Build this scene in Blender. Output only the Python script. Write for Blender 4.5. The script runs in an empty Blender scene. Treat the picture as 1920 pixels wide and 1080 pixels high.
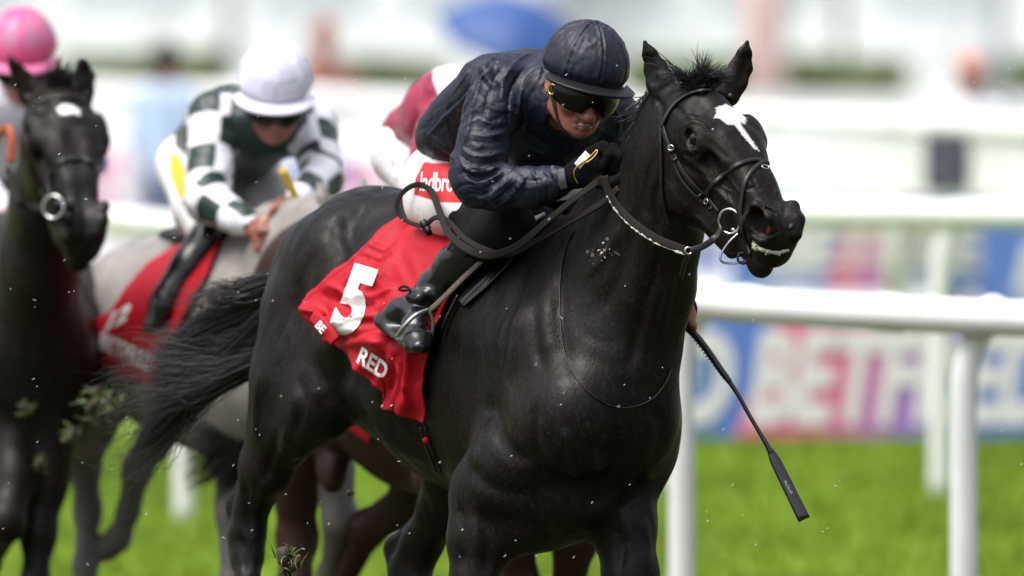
import bpy, bmesh, math, random
import numpy as np
from mathutils import Vector, Matrix
from mathutils.bvhtree import BVHTree

# ------------------------------------------------------------ camera, world, sun
SC = bpy.context.scene
EYE = 2.4
PITCH = math.radians(1.885)
FPX = 400.0 / 36.0 * 1920.0
D0 = 28.1
cam_d = bpy.data.cameras.new('camera')
cam = bpy.data.objects.new('camera', cam_d)
SC.collection.objects.link(cam)
cam.location = (0, 0, EYE)
cam.rotation_euler = (math.pi / 2 - PITCH, 0, 0)
cam_d.lens = 400
cam_d.sensor_width = 36
cam_d.clip_end = 3000
cam_d.clip_start = 1.0
cam_d.dof.use_dof = True
cam_d.dof.focus_distance = D0 - 0.12
cam_d.dof.aperture_fstop = 3.0
SC.camera = cam

SUN_EL, SUN_AZ = math.radians(52), math.radians(200)
world = bpy.data.worlds.new("World")
SC.world = world
world.use_nodes = True
wn = world.node_tree
bg = wn.nodes['Background']
sky = wn.nodes.new('ShaderNodeTexSky')
sky.sky_type = 'NISHITA'
sky.sun_disc = False
sky.sun_elevation = SUN_EL
sky.sun_rotation = SUN_AZ
sky.air_density = 1.0
sky.dust_density = 6.0
sky.ozone_density = 1.0
hsv = wn.nodes.new('ShaderNodeHueSaturation')      # an overcast sky is nearly grey
hsv.inputs['Saturation'].default_value = 0.42
wn.links.new(sky.outputs[0], hsv.inputs['Color'])
wn.links.new(hsv.outputs[0], bg.inputs[0])
bg.inputs[1].default_value = 0.105
sun_d = bpy.data.lights.new('sun', 'SUN')
sun = bpy.data.objects.new('sun', sun_d)
SC.collection.objects.link(sun)
sun_d.energy = 1.15
sun_d.angle = math.radians(38)
sun_d.color = (1.0, 0.99, 0.97)
# the sun stands behind the camera's left shoulder, veiled by cloud
sdir = Vector((-0.38, -0.22, 1.0)).normalized()
sun.rotation_euler = sdir.to_track_quat('Z', 'Y').to_euler()
SUN_EL = math.asin(sdir.z)
sky.sun_elevation = SUN_EL
sky.sun_rotation = math.atan2(sdir.x, sdir.y)
SC.view_settings.view_transform = 'Standard'
SC.view_settings.look = 'None'
SC.view_settings.gamma = 1
SC.view_settings.exposure = 1.2

cF = np.array((0, math.cos(PITCH), -math.sin(PITCH)))
cU = np.array((0, math.sin(PITCH), math.cos(PITCH)))
cR = np.array((1.0, 0, 0))
cO = np.array((0, 0, EYE))

def M(px, py, dz=0.0, D=D0):
    """a point seen at px,py of the 1920x1080 photograph, at D+dz metres"""
    d = D + dz
    return cO + cF * d + cR * ((px - 960) / FPX * d) + cU * ((540 - py) / FPX * d)

def unit(v):
    v = np.asarray(v, float)
    return v / (np.linalg.norm(v) + 1e-12)

def project(P):
    q = np.asarray(P) - cO
    d = q @ cF
    return np.stack((960 + FPX * (q @ cR) / d, 540 - FPX * (q @ cU) / d), -1)

# ------------------------------------------------------------ numpy noise
def _hash(ix, iy, iz, seed):
    n = (ix * 374761393 + iy * 668265263 + iz * 2147483647 + seed * 974634777) & 0xffffffff
    n = ((n ^ (n >> 13)) * 1274126177) & 0xffffffff
    n = (n ^ (n >> 16)) & 0xffffffff
    return n / 4294967295.0

def vnoise(P, seed=0):
    P = np.asarray(P, float)
    I = np.floor(P).astype(np.int64)
    f = P - I
    f = f * f * (3 - 2 * f)
    r = 0
    for dx in (0, 1):
        wx = f[:, 0] if dx else 1 - f[:, 0]
        for dy in (0, 1):
            wy = f[:, 1] if dy else 1 - f[:, 1]
            for dz in (0, 1):
                wz = f[:, 2] if dz else 1 - f[:, 2]
                r = r + wx * wy * wz * _hash(I[:, 0] + dx, I[:, 1] + dy, I[:, 2] + dz, seed)
    return r

def fbm(P, seed=0, octaves=3):
    r, a, s = 0, 0.5, 0
    for o in range(octaves):
        r = r + a * vnoise(P * (2 ** o), seed + o)
        s += a
        a *= 0.5
    return r / s

# ------------------------------------------------------------ implicit surfaces
class Prim:
    """elliptic round cone between A and B; radii (side, up); neg carves"""
    def __init__(s, A, B, ra, rb, up=(0, 0, 1), k=0.03, neg=False, cap=None):
        s.A, s.B = np.asarray(A, float), np.asarray(B, float)
        s.ra = np.array(ra if hasattr(ra, '__len__') else (ra, ra), float)
        s.rb = np.array(rb if hasattr(rb, '__len__') else (rb, rb), float)
        ax = s.B - s.A
        L = np.linalg.norm(ax)
        s.L = L
        s.ax = ax / L if L > 1e-6 else np.array((1.0, 0, 0))
        up = np.asarray(up, float)
        u = up - s.ax * (up @ s.ax)
        if np.linalg.norm(u) < 1e-4:
            u = np.array((0, 1.0, 0)) - s.ax * s.ax[1]
        s.u = unit(u)
        s.s = np.cross(s.ax, s.u)
        s.k, s.neg, s.cap = k, neg, cap
        rm = max(s.ra.max(), s.rb.max(), cap or 0)
        s.lo = np.minimum(s.A, s.B) - rm
        s.hi = np.maximum(s.A, s.B) + rm
    def d(s, P):
        q = P - s.A
        a = q @ s.ax
        if s.L > 1e-6:
            t = np.clip(a / s.L, 0, 1)
        else:
            t = np.zeros_like(a)
        a = a - t * s.L
        ss, uu = q @ s.s, q @ s.u
        rs = s.ra[0] + (s.rb[0] - s.ra[0]) * t
        ru = s.ra[1] + (s.rb[1] - s.ra[1]) * t
        rl = (rs + ru) * 0.5 if s.cap is None else s.cap
        k0 = np.sqrt((a / rl) ** 2 + (ss / rs) ** 2 + (uu / ru) ** 2)
        k1 = np.sqrt((a / rl ** 2) ** 2 + (ss / rs ** 2) ** 2 + (uu / ru ** 2) ** 2)
        return k0 * (k0 - 1) / (k1 + 1e-9)

def ell(C, ax, up, r, k=0.03, neg=False):
    """ellipsoid: r = (along ax, side, along up)"""
    p = Prim(C, C, (r[1], r[2]), (r[1], r[2]), k=k, neg=neg, cap=r[0])
    ax = unit(ax)
    u = unit(np.asarray(up, float) - ax * (np.asarray(up, float) @ ax))
    p.ax, p.u, p.s = ax, u, np.cross(ax, u)
    rm = max(r)
    p.lo, p.hi = p.A - rm, p.A + rm
    return p

def chain(pts, up=(0, 0, 1), k=0.03, neg=False):
    """pts = [(point, radius)...]"""
    return [Prim(pts[i][0], pts[i + 1][0], pts[i][1], pts[i + 1][1], up, k, neg) for i in range(len(pts) - 1)]

def combine(D, d, k, neg):
    if neg:
        h = np.maximum(k - np.abs(D + d), 0) / k
        return np.maximum(D, -d) + h * h * k * 0.25
    h = np.maximum(k - np.abs(D - d), 0) / k
    return np.minimum(D, d) - h * h * k * 0.25

def evalsdf(prims, P):
    D = np.full(len(P), 0.5)
    for p in prims:
        m = p.k + 0.06
        idx = np.nonzero(np.all((P > p.lo - m) & (P < p.hi + m), axis=1))[0]
        if len(idx) == 0:
            continue
        D[idx] = combine(D[idx], p.d(P[idx]), p.k, p.neg)
    return D

def sdf_mesh(prims, h, refine=None, yaw=0.0, iters=3):
    """surface nets on a grid turned by yaw about z, refined and snapped to the exact surface.
    refine: list of (centre, radius) balls whose faces are split once each"""
    c, s_ = math.cos(yaw), math.sin(yaw)
    R = np.array(((c, s_, 0), (-s_, c, 0), (0, 0, 1)))       # world -> grid
    lo = np.array((1e9,) * 3); hi = -lo
    boxes = []
    for p in prims:
        ctr = R @ ((p.lo + p.hi) / 2)
        a, b = R @ p.A, R @ p.B
        rm = max(p.ra.max(), p.rb.max(), p.cap or 0) + 0.0
        l, g = np.minimum(a, b) - rm, np.maximum(a, b) + rm
        boxes.append((l, g))
        if not p.neg:
            lo, hi = np.minimum(lo, l), np.maximum(hi, g)
    lo = lo - 3 * h; hi = hi + 3 * h
    n = np.ceil((hi - lo) / h).astype(int) + 1
    D = np.full(n, 0.5, np.float32)
    gx, gy, gz = [lo[i] + h * np.arange(n[i]) for i in range(3)]
    for p, (l, g) in zip(prims, boxes):
        m = p.k + 0.02
        i0 = np.maximum(np.floor((l - m - lo) / h).astype(int), 0)
        i1 = np.minimum(np.ceil((g + m - lo) / h).astype(int) + 1, n)
        if np.any(i1 <= i0):
            continue
        X, Y, Z = np.meshgrid(gx[i0[0]:i1[0]], gy[i0[1]:i1[1]], gz[i0[2]:i1[2]], indexing='ij')
        P = np.stack((X.ravel(), Y.ravel(), Z.ravel()), 1) @ R
        d = p.d(P).reshape(X.shape)
        sl = tuple(slice(i0[i], i1[i]) for i in range(3))
        D[sl] = combine(D[sl], d, p.k, p.neg)
    S = D < 0
    nx, ny, nz = [k - 1 for k in n]
    cnt = np.zeros((nx, ny, nz), np.int8)
    for a in (0, 1):
        for b in (0, 1):
            for e in (0, 1):
                cnt += S[a:a + nx, b:b + ny, e:e + nz]
    act = (cnt > 0) & (cnt < 8)
    ids = np.full((nx, ny, nz), -1, np.int64)
    cells = np.argwhere(act)
    ids[act] = np.arange(len(cells))
    acc = np.zeros((len(cells), 3)); w = np.zeros(len(cells))
    ci = cells
    for ax in range(3):
        o1, o2 = [k for k in range(3) if k != ax]
        for a in (0, 1):
            for b in (0, 1):
                off = [0, 0, 0]; off[o1] = a; off[o2] = b
                p0 = ci + off
                off2 = list(off); off2[ax] = 1
                p1 = ci + off2
                d0 = D[p0[:, 0], p0[:, 1], p0[:, 2]]; d1 = D[p1[:, 0], p1[:, 1], p1[:, 2]]
                m = (d0 < 0) != (d1 < 0)
                t = np.where(m, d0 / (d0 - d1 + 1e-20), 0)
                pt = p0.astype(float)
                pt[:, ax] += t
                acc[m] += pt[m]; w[m] += 1
    V = (acc / w[:, None]) * h + lo
    V = V @ R
    F = []
    for ax in range(3):
        o1, o2 = (ax + 1) % 3, (ax + 2) % 3
        sl0 = [slice(1, -1)] * 3; sl1 = [slice(1, -1)] * 3
        sl0[ax] = slice(0, n[ax] - 1); sl1[ax] = slice(1, n[ax])
        A, B = S[tuple(sl0)], S[tuple(sl1)]
        e = np.argwhere(A != B)
        flip = A[e[:, 0], e[:, 1], e[:, 2]]
        q = e.copy()
        q[:, o1] += 1; q[:, o2] += 1
        c00 = q.copy(); c00[:, o1] -= 1; c00[:, o2] -= 1
        c10 = q.copy(); c10[:, o2] -= 1
        c11 = q
        c01 = q.copy(); c01[:, o1] -= 1
        quad = np.stack([ids[c[:, 0], c[:, 1], c[:, 2]] for c in (c00, c10, c11, c01)], 1)
        quad[~flip] = quad[~flip][:, ::-1]
        F.append(quad)
    F = np.concatenate(F)
    F = F[(F >= 0).all(1)]
    if refine:
        for balls in refine:
            balls = balls if isinstance(balls, list) else [balls]
            bm = bmesh.new()
            vs = [bm.verts.new(v) for v in V]
            for f in F:
                try: bm.faces.new([vs[i] for i in f if i >= 0])
                except ValueError: pass
            inside = np.zeros(len(V), bool)
            for (c, r) in balls: inside |= np.linalg.norm(V - np.asarray(c), axis=1) < r
            bm.verts.index_update()
            ed = [e for e in bm.edges if inside[e.verts[0].index] and inside[e.verts[1].index]]
            bmesh.ops.subdivide_edges(bm, edges=ed, cuts=1, use_grid_fill=True)
            bmesh.ops.triangulate(bm, faces=[f for f in bm.faces if len(f.verts) > 4])
            bm.verts.index_update()
            V = np.array([v.co[:] for v in bm.verts])
            F = np.array([([v.index for v in f.verts] + [-1])[:4] for f in bm.faces])
            bm.free()
    e = 0.0012
    for it in range(iters):
        T = np.array(((1, 1, 1), (1, -1, -1), (-1, 1, -1), (-1, -1, 1)), float)
        g = 0; dm = 0
        for t in T:
            d = evalsdf(prims, V + t * e)
            g = g + t[None, :] * d[:, None]; dm = dm + d
        g = g / (4 * e); dm = dm / 4
        gl = np.linalg.norm(g, axis=1) + 1e-6
        step = np.clip(dm / np.maximum(gl, 0.3), -h * 0.6, h * 0.6)
        V = V - g / gl[:, None] * step[:, None]
    return V, F

def vnormals(V, F):
    N = np.zeros_like(V)
    F3 = np.where(F < 0, F[:, :1], F)
    n = np.cross(V[F3[:, 2]] - V[F3[:, 0]], V[F3[:, 3]] - V[F3[:, 1]])
    tri = F[:, 3] < 0
    if tri.any():
        n[tri] = np.cross(V[F[tri, 1]] - V[F[tri, 0]], V[F[tri, 2]] - V[F[tri, 0]])
    for k in range(4):
        m = F[:, k] >= 0
        np.add.at(N, F[m, k], n[m])
    return N / (np.linalg.norm(N, axis=1)[:, None] + 1e-12)

def relief(V, N, lines, face=.12, sharp=False):
    """raise or sink the surface along lines given in photo pixels, on the side turned to the camera"""
    pix = project(V)
    fc = np.clip((-(N @ cF) - face + .12) / .3, 0, 1)
    out = np.zeros(len(V))
    for ln in lines:
        pts, w, amp = ln[:3]
        P = catmull([np.array((x, y, 0.)) for x, y in pts], 6)[:, :2] if len(pts) > 2 else np.array(pts, float)
        lo, hi = P.min(0) - 3 * w, P.max(0) + 3 * w
        m = np.nonzero(np.all((pix > lo) & (pix < hi), axis=1) & (fc > 0))[0]
        if not len(m): continue
        q = pix[m]; best = np.full(len(m), 1e9); bt = np.zeros(len(m)); n = len(P) - 1
        for i in range(n):
            a, e = P[i], P[i + 1] - P[i]
            t = np.clip(((q - a) @ e) / (e @ e + 1e-9), 0, 1)
            d = np.linalg.norm(q - a - t[:, None] * e, axis=1)
            u = d < best
            best[u] = d[u]; bt[u] = ((i + t) / n)[u]
        taper = np.minimum(1, np.minimum(bt, 1 - bt) / .22 + .12)
        x_ = best / (w * (.5 + .5 * taper))
        out[m] += amp * taper * (np.exp(-1.5 * x_) if sharp else np.exp(-x_ ** 2))
    return V + N * (out * fc)[:, None]

# ------------------------------------------------------------ objects
def mesh_obj(name, V, F, mat=None, parent=None, smooth=True, attrs=None, matidx=None):
    me = bpy.data.meshes.new(name)
    if isinstance(F, np.ndarray):
        F = [tuple(int(i) for i in f if i >= 0) for f in F]
    me.from_pydata([tuple(map(float, v)) for v in V], [], F)
    if attrs:
        for k, a in attrs.items():
            a = np.asarray(a, np.float32)
            if a.ndim == 1:
                at = me.attributes.new(k, 'FLOAT', 'POINT')
                at.data.foreach_set('value', a)
            else:
                at = me.attributes.new(k, 'FLOAT_VECTOR', 'POINT')
                at.data.foreach_set('vector', a.ravel())
    if mat is not None:
        for m in (mat if isinstance(mat, (list, tuple)) else [mat]):
            me.materials.append(m)
    if matidx is not None:
        me.polygons.foreach_set('material_index', np.asarray(matidx, np.int32))
    if smooth:
        me.polygons.foreach_set('use_smooth', [True] * len(me.polygons))
    me.update()
    o = bpy.data.objects.new(name, me)
    SC.collection.objects.link(o)
    if parent is not None:
        o.parent = parent
        if parent.type == 'EMPTY' or True:
            o.matrix_parent_inverse = parent_world(parent).inverted()
    return o

def parent_world(p):
    m = Matrix.Translation(p.location) @ p.rotation_euler.to_matrix().to_4x4()
    if p.parent is not None:
        m = parent_world(p.parent) @ p.matrix_parent_inverse @ m
    return m

def thing(name, label, cat, loc=(0, 0, 0), group=None, kind=None):
    o = bpy.data.objects.new(name, None)
    o.empty_display_size = 0.1
    SC.collection.objects.link(o)
    o.location = Vector([float(x) for x in loc])
    tag(o, label, cat, group, kind)
    return o

def tag(o, label=None, cat=None, group=None, kind=None):
    if label: o['label'] = label
    if cat: o['category'] = cat
    if group: o['group'] = group
    if kind: o['kind'] = kind
    return o

def bvh_of(V, F):
    return BVHTree.FromPolygons([Vector(v) for v in V], [tuple(int(i) for i in f if i >= 0) for f in F])

def hit(bvh, px, py, off=0.0):
    """where the line of sight through px,py meets a surface: point lifted by off along the normal, and the normal"""
    d = Vector(M(px, py, 0) - cO).normalized()
    loc, n, i, dist = bvh.ray_cast(Vector(cO), d)
    if loc is None:
        return None, None
    if n.dot(d) > 0: n = -n
    return np.array(loc + n * off), np.array(n)

def catmull(pts, m=8):
    pts = [np.asarray(p, float) for p in pts]
    P = [2 * pts[0] - pts[1]] + pts + [2 * pts[-1] - pts[-2]]
    out = []
    for i in range(1, len(P) - 2):
        for j in range(m):
            t = j / m
            a, b, c, d = P[i - 1], P[i], P[i + 1], P[i + 2]
            out.append(0.5 * ((2 * b) + (-a + c) * t + (2 * a - 5 * b + 4 * c - d) * t * t + (-a + 3 * b - 3 * c + d) * t ** 3))
    out.append(P[-2])
    return np.array(out)

class MB:
    """collects vertices and faces of one mesh"""
    def __init__(s): s.V, s.F, s.n = [], [], 0
    def add(s, V, F):
        V = np.asarray(V, float)
        s.V.append(V)
        s.F += [tuple(int(i) + s.n for i in f if i >= 0) for f in F]
        s.n += len(V)
    def tube(s, pts, r, seg=8, cap=True, m=0):
        pts = catmull(pts, m) if m else np.asarray(pts, float)
        n = len(pts)
        rr = np.interp(np.linspace(0, 1, n), np.linspace(0, 1, len(r)), r) if hasattr(r, '__len__') else np.full(n, r)
        T = np.gradient(pts, axis=0)
        T /= np.linalg.norm(T, axis=1)[:, None] + 1e-12
        u = np.cross(T[0], (0, 0, 1.0))
        if np.linalg.norm(u) < 1e-3: u = np.cross(T[0], (0, 1.0, 0))
        u = unit(u)
        V = []
        for i in range(n):
            u = unit(u - T[i] * (u @ T[i]))
            w = np.cross(T[i], u)
            for k in range(seg):
                a = 2 * math.pi * k / seg
                V.append(pts[i] + rr[i] * (math.cos(a) * u + math.sin(a) * w))
        F = [(i * seg + k, i * seg + (k + 1) % seg, (i + 1) * seg + (k + 1) % seg, (i + 1) * seg + k) for i in range(n - 1) for k in range(seg)]
        if cap:
            F.append(tuple(range(seg))[::-1]); F.append(tuple((n - 1) * seg + k for k in range(seg)))
        s.add(V, F)
    def strap(s, pts, w, t, nrm, m=6, prof=None):
        """flat band through pts; nrm = one normal or one per control point; w may be a list"""
        N = [np.asarray(nrm, float)] * len(pts) if np.ndim(nrm) == 1 else nrm
        P = catmull(pts, m) if m else np.asarray(pts)
        Nn = catmull(N, m) if m else np.asarray(N)
        n = len(P)
        ww = np.interp(np.linspace(0, 1, n), np.linspace(0, 1, len(w)), w) if hasattr(w, '__len__') else np.full(n, w)
        T = np.gradient(P, axis=0)
        V = []
        ring = [(-.5, -.5), (-.5, .3), (-.36, .5), (.36, .5), (.5, .3), (.5, -.5)]
        for i in range(n):
            tt = unit(T[i]); nn = unit(Nn[i] - tt * (Nn[i] @ tt)); b = np.cross(tt, nn)
            for (a, c) in ring:
                V.append(P[i] + b * a * ww[i] + nn * c * t)
        k = 6
        F = [(i * k + j, i * k + (j + 1) % k, (i + 1) * k + (j + 1) % k, (i + 1) * k + j) for i in range(n - 1) for j in range(k)]
        F.append(tuple(range(k))[::-1]); F.append(tuple((n - 1) * k + j for j in range(k)))
        s.add(V, F)
    def box(s, c, hx, hy, hz, ax=(1, 0, 0), up=(0, 0, 1), bev=0.0):
        ax = unit(ax); up = unit(np.asarray(up, float) - ax * (np.asarray(up, float) @ ax)); sd = np.cross(up, ax)
        c = np.asarray(c, float)
        if bev <= 0:
            V = [c + ax * hx * a + sd * hy * b + up * hz * d for a in (-1, 1) for b in (-1, 1) for d in (-1, 1)]
            F = [(0, 1, 3, 2), (4, 6, 7, 5), (0, 4, 5, 1), (2, 3, 7, 6), (0, 2, 6, 4), (1, 5, 7, 3)]
            s.add(V, F)
        else:
            bm = bmesh.new()
            bmesh.ops.create_cube(bm, size=2)
            for v in bm.verts: v.co = Vector((v.co.x * hx, v.co.y * hy, v.co.z * hz))
            bmesh.ops.bevel(bm, geom=list(bm.edges), offset=bev, segments=2, affect='EDGES')
            bm.verts.index_update()
            V = [c + ax * v.co.x + sd * v.co.y + up * v.co.z for v in bm.verts]
            F = [tuple(v.index for v in f.verts) for f in bm.faces]
            bm.free()
            s.add(V, F)
    def ball(s, c, r, ax=(1, 0, 0), up=(0, 0, 1), nu=16, nv=10):
        r = np.array(r if hasattr(r, '__len__') else (r, r, r), float)
        ax = unit(ax); up = unit(np.asarray(up, float) - ax * (np.asarray(up, float) @ ax)); sd = np.cross(up, ax)
        V, F = [], []
        for j in range(nv + 1):
            th = math.pi * j / nv
            for i in range(nu):
                a = 2 * math.pi * i / nu
                V.append(np.asarray(c) + ax * r[0] * math.sin(th) * math.cos(a) + sd * r[1] * math.sin(th) * math.sin(a) + up * r[2] * math.cos(th))
        for j in range(nv):
            for i in range(nu):
                a, b, c2, d = j * nu + i, j * nu + (i + 1) % nu, (j + 1) * nu + (i + 1) % nu, (j + 1) * nu + i
                if j == 0: F.append((a, d, c2))
                elif j == nv - 1: F.append((a, d, b))
                else: F.append((a, d, c2, b))
        s.add(V, F)
    def torus(s, c, R, r, nrm, ref=(0, 0, 1), seg=32, ts=8, squash=1.0):
        nrm = unit(nrm); u = unit(np.cross(nrm, ref)); w = np.cross(nrm, u)
        pts = [np.asarray(c) + R * (math.cos(a) * u + squash * math.sin(a) * w) for a in np.linspace(0, 2 * math.pi, seg + 1)]
        s.tube(pts, r, ts, cap=False)
    def build(s, name, mat, parent=None, smooth=True):
        return mesh_obj(name, np.concatenate(s.V), s.F, mat, parent, smooth)

# ------------------------------------------------------------ materials
def new_mat(name):
    m = bpy.data.materials.new(name); m.use_nodes = True
    return m, m.node_tree, m.node_tree.nodes['Principled BSDF']

def mat(name, col, rough=0.5, metal=0.0, spec=0.5, var=0.12, nscale=30.0, bump=0.0, bscale=200.0, coat=0.0, sheen=0.0, stretch=(1, 1, 1), bdist=0.002, sub=0.0, rvar=0.0):
    m, nt, b = new_mat(name)
    tc = nt.nodes.new('ShaderNodeTexCoord')
    mp = nt.nodes.new('ShaderNodeMapping'); mp.inputs['Scale'].default_value = stretch
    nt.links.new(tc.outputs['Object'], mp.inputs[0])
    n = nt.nodes.new('ShaderNodeTexNoise'); n.inputs['Scale'].default_value = nscale; n.inputs['Detail'].default_value = 5
    nt.links.new(mp.outputs[0], n.inputs['Vector'])
    r = nt.nodes.new('ShaderNodeValToRGB')
    c = np.array(col)
    r.color_ramp.elements[0].position = 0.3; r.color_ramp.elements[1].position = 0.7
    r.color_ramp.elements[0].color = tuple(np.clip(c * (1 - var), 0, 1)) + (1,)
    r.color_ramp.elements[1].color = tuple(np.clip(c * (1 + var), 0, 1)) + (1,)
    nt.links.new(n.outputs[0], r.inputs[0]); nt.links.new(r.outputs[0], b.inputs['Base Color'])
    b.inputs['Roughness'].default_value = rough
    b.inputs['Metallic'].default_value = metal
    b.inputs['Specular IOR Level'].default_value = spec
    b.inputs['Coat Weight'].default_value = coat
    b.inputs['Coat Roughness'].default_value = 0.12
    b.inputs['Sheen Weight'].default_value = sheen
    b.inputs['Sheen Roughness'].default_value = 0.4
    b.inputs['Subsurface Weight'].default_value = sub
    b.inputs['Subsurface Radius'].default_value = (0.01, 0.004, 0.002)
    if rvar:
        mr = nt.nodes.new('ShaderNodeMapRange')
        mr.inputs[3].default_value = rough - rvar; mr.inputs[4].default_value = rough + rvar
        nt.links.new(n.outputs[0], mr.inputs[0]); nt.links.new(mr.outputs[0], b.inputs['Roughness'])
    if bump:
        n2 = nt.nodes.new('ShaderNodeTexNoise'); n2.inputs['Scale'].default_value = bscale; n2.inputs['Detail'].default_value = 4
        nt.links.new(mp.outputs[0], n2.inputs['Vector'])
        bp = nt.nodes.new('ShaderNodeBump'); bp.inputs['Strength'].default_value = bump; bp.inputs['Distance'].default_value = bdist
        nt.links.new(n2.outputs[0], bp.inputs['Height']); nt.links.new(bp.outputs[0], b.inputs['Normal'])
    return m

def coat_mat(name, col, warm, rough=0.42, mark=(0.8, 0.78, 0.76), red=(0.25, 0.02, 0.02), spec=0.4, dapple=0.0, sheen=0.0, dust=0.10):
    """short wet hair: warm patches, clumped hair bump, dusty bloom, white marking and pink flesh by vertex attributes"""
    m, nt, b = new_mat(name)
    N, Lk = nt.nodes.new, nt.links.new
    tc = N('ShaderNodeTexCoord')
    n1 = N('ShaderNodeTexNoise'); n1.inputs['Scale'].default_value = 3.2; n1.inputs['Detail'].default_value = 6; Lk(tc.outputs['Object'], n1.inputs['Vector'])
    r1 = N('ShaderNodeValToRGB'); r1.color_ramp.elements[0].position = 0.4; r1.color_ramp.elements[1].position = 0.68
    r1.color_ramp.elements[0].color = tuple(col) + (1,); r1.color_ramp.elements[1].color = tuple(warm) + (1,)
    Lk(n1.outputs[0], r1.inputs[0])
    colr = r1.outputs[0]
    # streaky hair
    mp = N('ShaderNodeMapping'); mp.inputs['Scale'].default_value = (1, 1, 0.22); mp.inputs['Rotation'].default_value = (0.5, 0.3, 0)
    Lk(tc.outputs['Object'], mp.inputs[0])
    n2 = N('ShaderNodeTexNoise'); n2.inputs['Scale'].default_value = 260; n2.inputs['Detail'].default_value = 3; Lk(mp.outputs[0], n2.inputs['Vector'])
    n3 = N('ShaderNodeTexNoise'); n3.inputs['Scale'].default_value = 28; n3.inputs['Detail'].default_value = 5; Lk(mp.outputs[0], n3.inputs['Vector'])
    mx = N('ShaderNodeMix'); mx.data_type = 'RGBA'; mx.blend_type = 'MULTIPLY'; mx.inputs[0].default_value = 0.55
    Lk(colr, mx.inputs[6]); Lk(n2.outputs[0], mx.inputs[7])
    colr = mx.outputs[2]
    if dapple:
        v = N('ShaderNodeTexVoronoi'); v.inputs['Scale'].default_value = 16; Lk(tc.outputs['Object'], v.inputs['Vector'])
        rr = N('ShaderNodeValToRGB'); rr.color_ramp.elements[0].color = (1, 1, 1, 1); rr.color_ramp.elements[1].color = (1 - dapple,) * 3 + (1,)
        Lk(v.outputs[0], rr.inputs[0])
        m2 = N('ShaderNodeMix'); m2.data_type = 'RGBA'; m2.blend_type = 'MULTIPLY'; m2.inputs[0].default_value = 1
        Lk(colr, m2.inputs[6]); Lk(rr.outputs[0], m2.inputs[7]); colr = m2.outputs[2]
    # dried sweat / dust speckle
    n4 = N('ShaderNodeTexNoise'); n4.inputs['Scale'].default_value = 90; n4.inputs['Detail'].default_value = 8; Lk(tc.outputs['Object'], n4.inputs['Vector'])
    r4 = N('ShaderNodeValToRGB'); r4.color_ramp.elements[0].position = 0.50; r4.color_ramp.elements[1].position = 0.80
    r4.color_ramp.elements[0].color = (0, 0, 0, 1); r4.color_ramp.elements[1].color = (dust * .8,) * 3 + (1,)
    Lk(n4.outputs[0], r4.inputs[0])
    m4 = N('ShaderNodeMix'); m4.data_type = 'RGBA'; Lk(r4.outputs[0], m4.inputs[0]); Lk(colr, m4.inputs[6]); m4.inputs[7].default_value = (0.16, 0.15, 0.14, 1)
    colr = m4.outputs[2]
    for att, c, wob, th in (('mark', mark, 0.016, 0.007), ('red', red, 0.0, 0.01), ('pale', (0.30, 0.27, 0.25), 0.02, 0.03)):
        a = N('ShaderNodeAttribute'); a.attribute_name = att
        ad = N('ShaderNodeMath'); ad.operation = 'MULTIPLY_ADD'
        Lk(n2.outputs[0], ad.inputs[0]); ad.inputs[1].default_value = wob; Lk(a.outputs['Fac'], ad.inputs[2])
        mr = N('ShaderNodeMapRange'); mr.inputs[1].default_value = wob / 2 - th / 2; mr.inputs[2].default_value = wob / 2 + th / 2
        Lk(ad.outputs[0], mr.inputs[0])
        m5 = N('ShaderNodeMix'); m5.data_type = 'RGBA'; Lk(mr.outputs[0], m5.inputs[0]); Lk(colr, m5.inputs[6]); m5.inputs[7].default_value = tuple(c) + (1,)
        colr = m5.outputs[2]
    Lk(colr, b.inputs['Base Color'])
    mr = N('ShaderNodeMapRange'); mr.inputs[1].default_value = .3; mr.inputs[2].default_value = .7; mr.inputs[3].default_value = rough - 0.15; mr.inputs[4].default_value = rough + 0.20
    Lk(n3.outputs[0], mr.inputs[0]); Lk(mr.outputs[0], b.inputs['Roughness'])
    b.inputs['Specular IOR Level'].default_value = spec
    b.inputs['Sheen Weight'].default_value = sheen
    b.inputs['Sheen Roughness'].default_value = 0.35
    bp = N('ShaderNodeBump'); bp.inputs['Strength'].default_value = 0.6; bp.inputs['Distance'].default_value = 0.002
    bp2 = N('ShaderNodeBump'); bp2.inputs['Strength'].default_value = 0.4; bp2.inputs['Distance'].default_value = 0.006
    Lk(n2.outputs[0], bp.inputs['Height']); Lk(n3.outputs[0], bp2.inputs['Height']); Lk(bp2.outputs[0], bp.inputs['Normal'])
    Lk(bp.outputs[0], b.inputs['Normal'])
    return m

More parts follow.
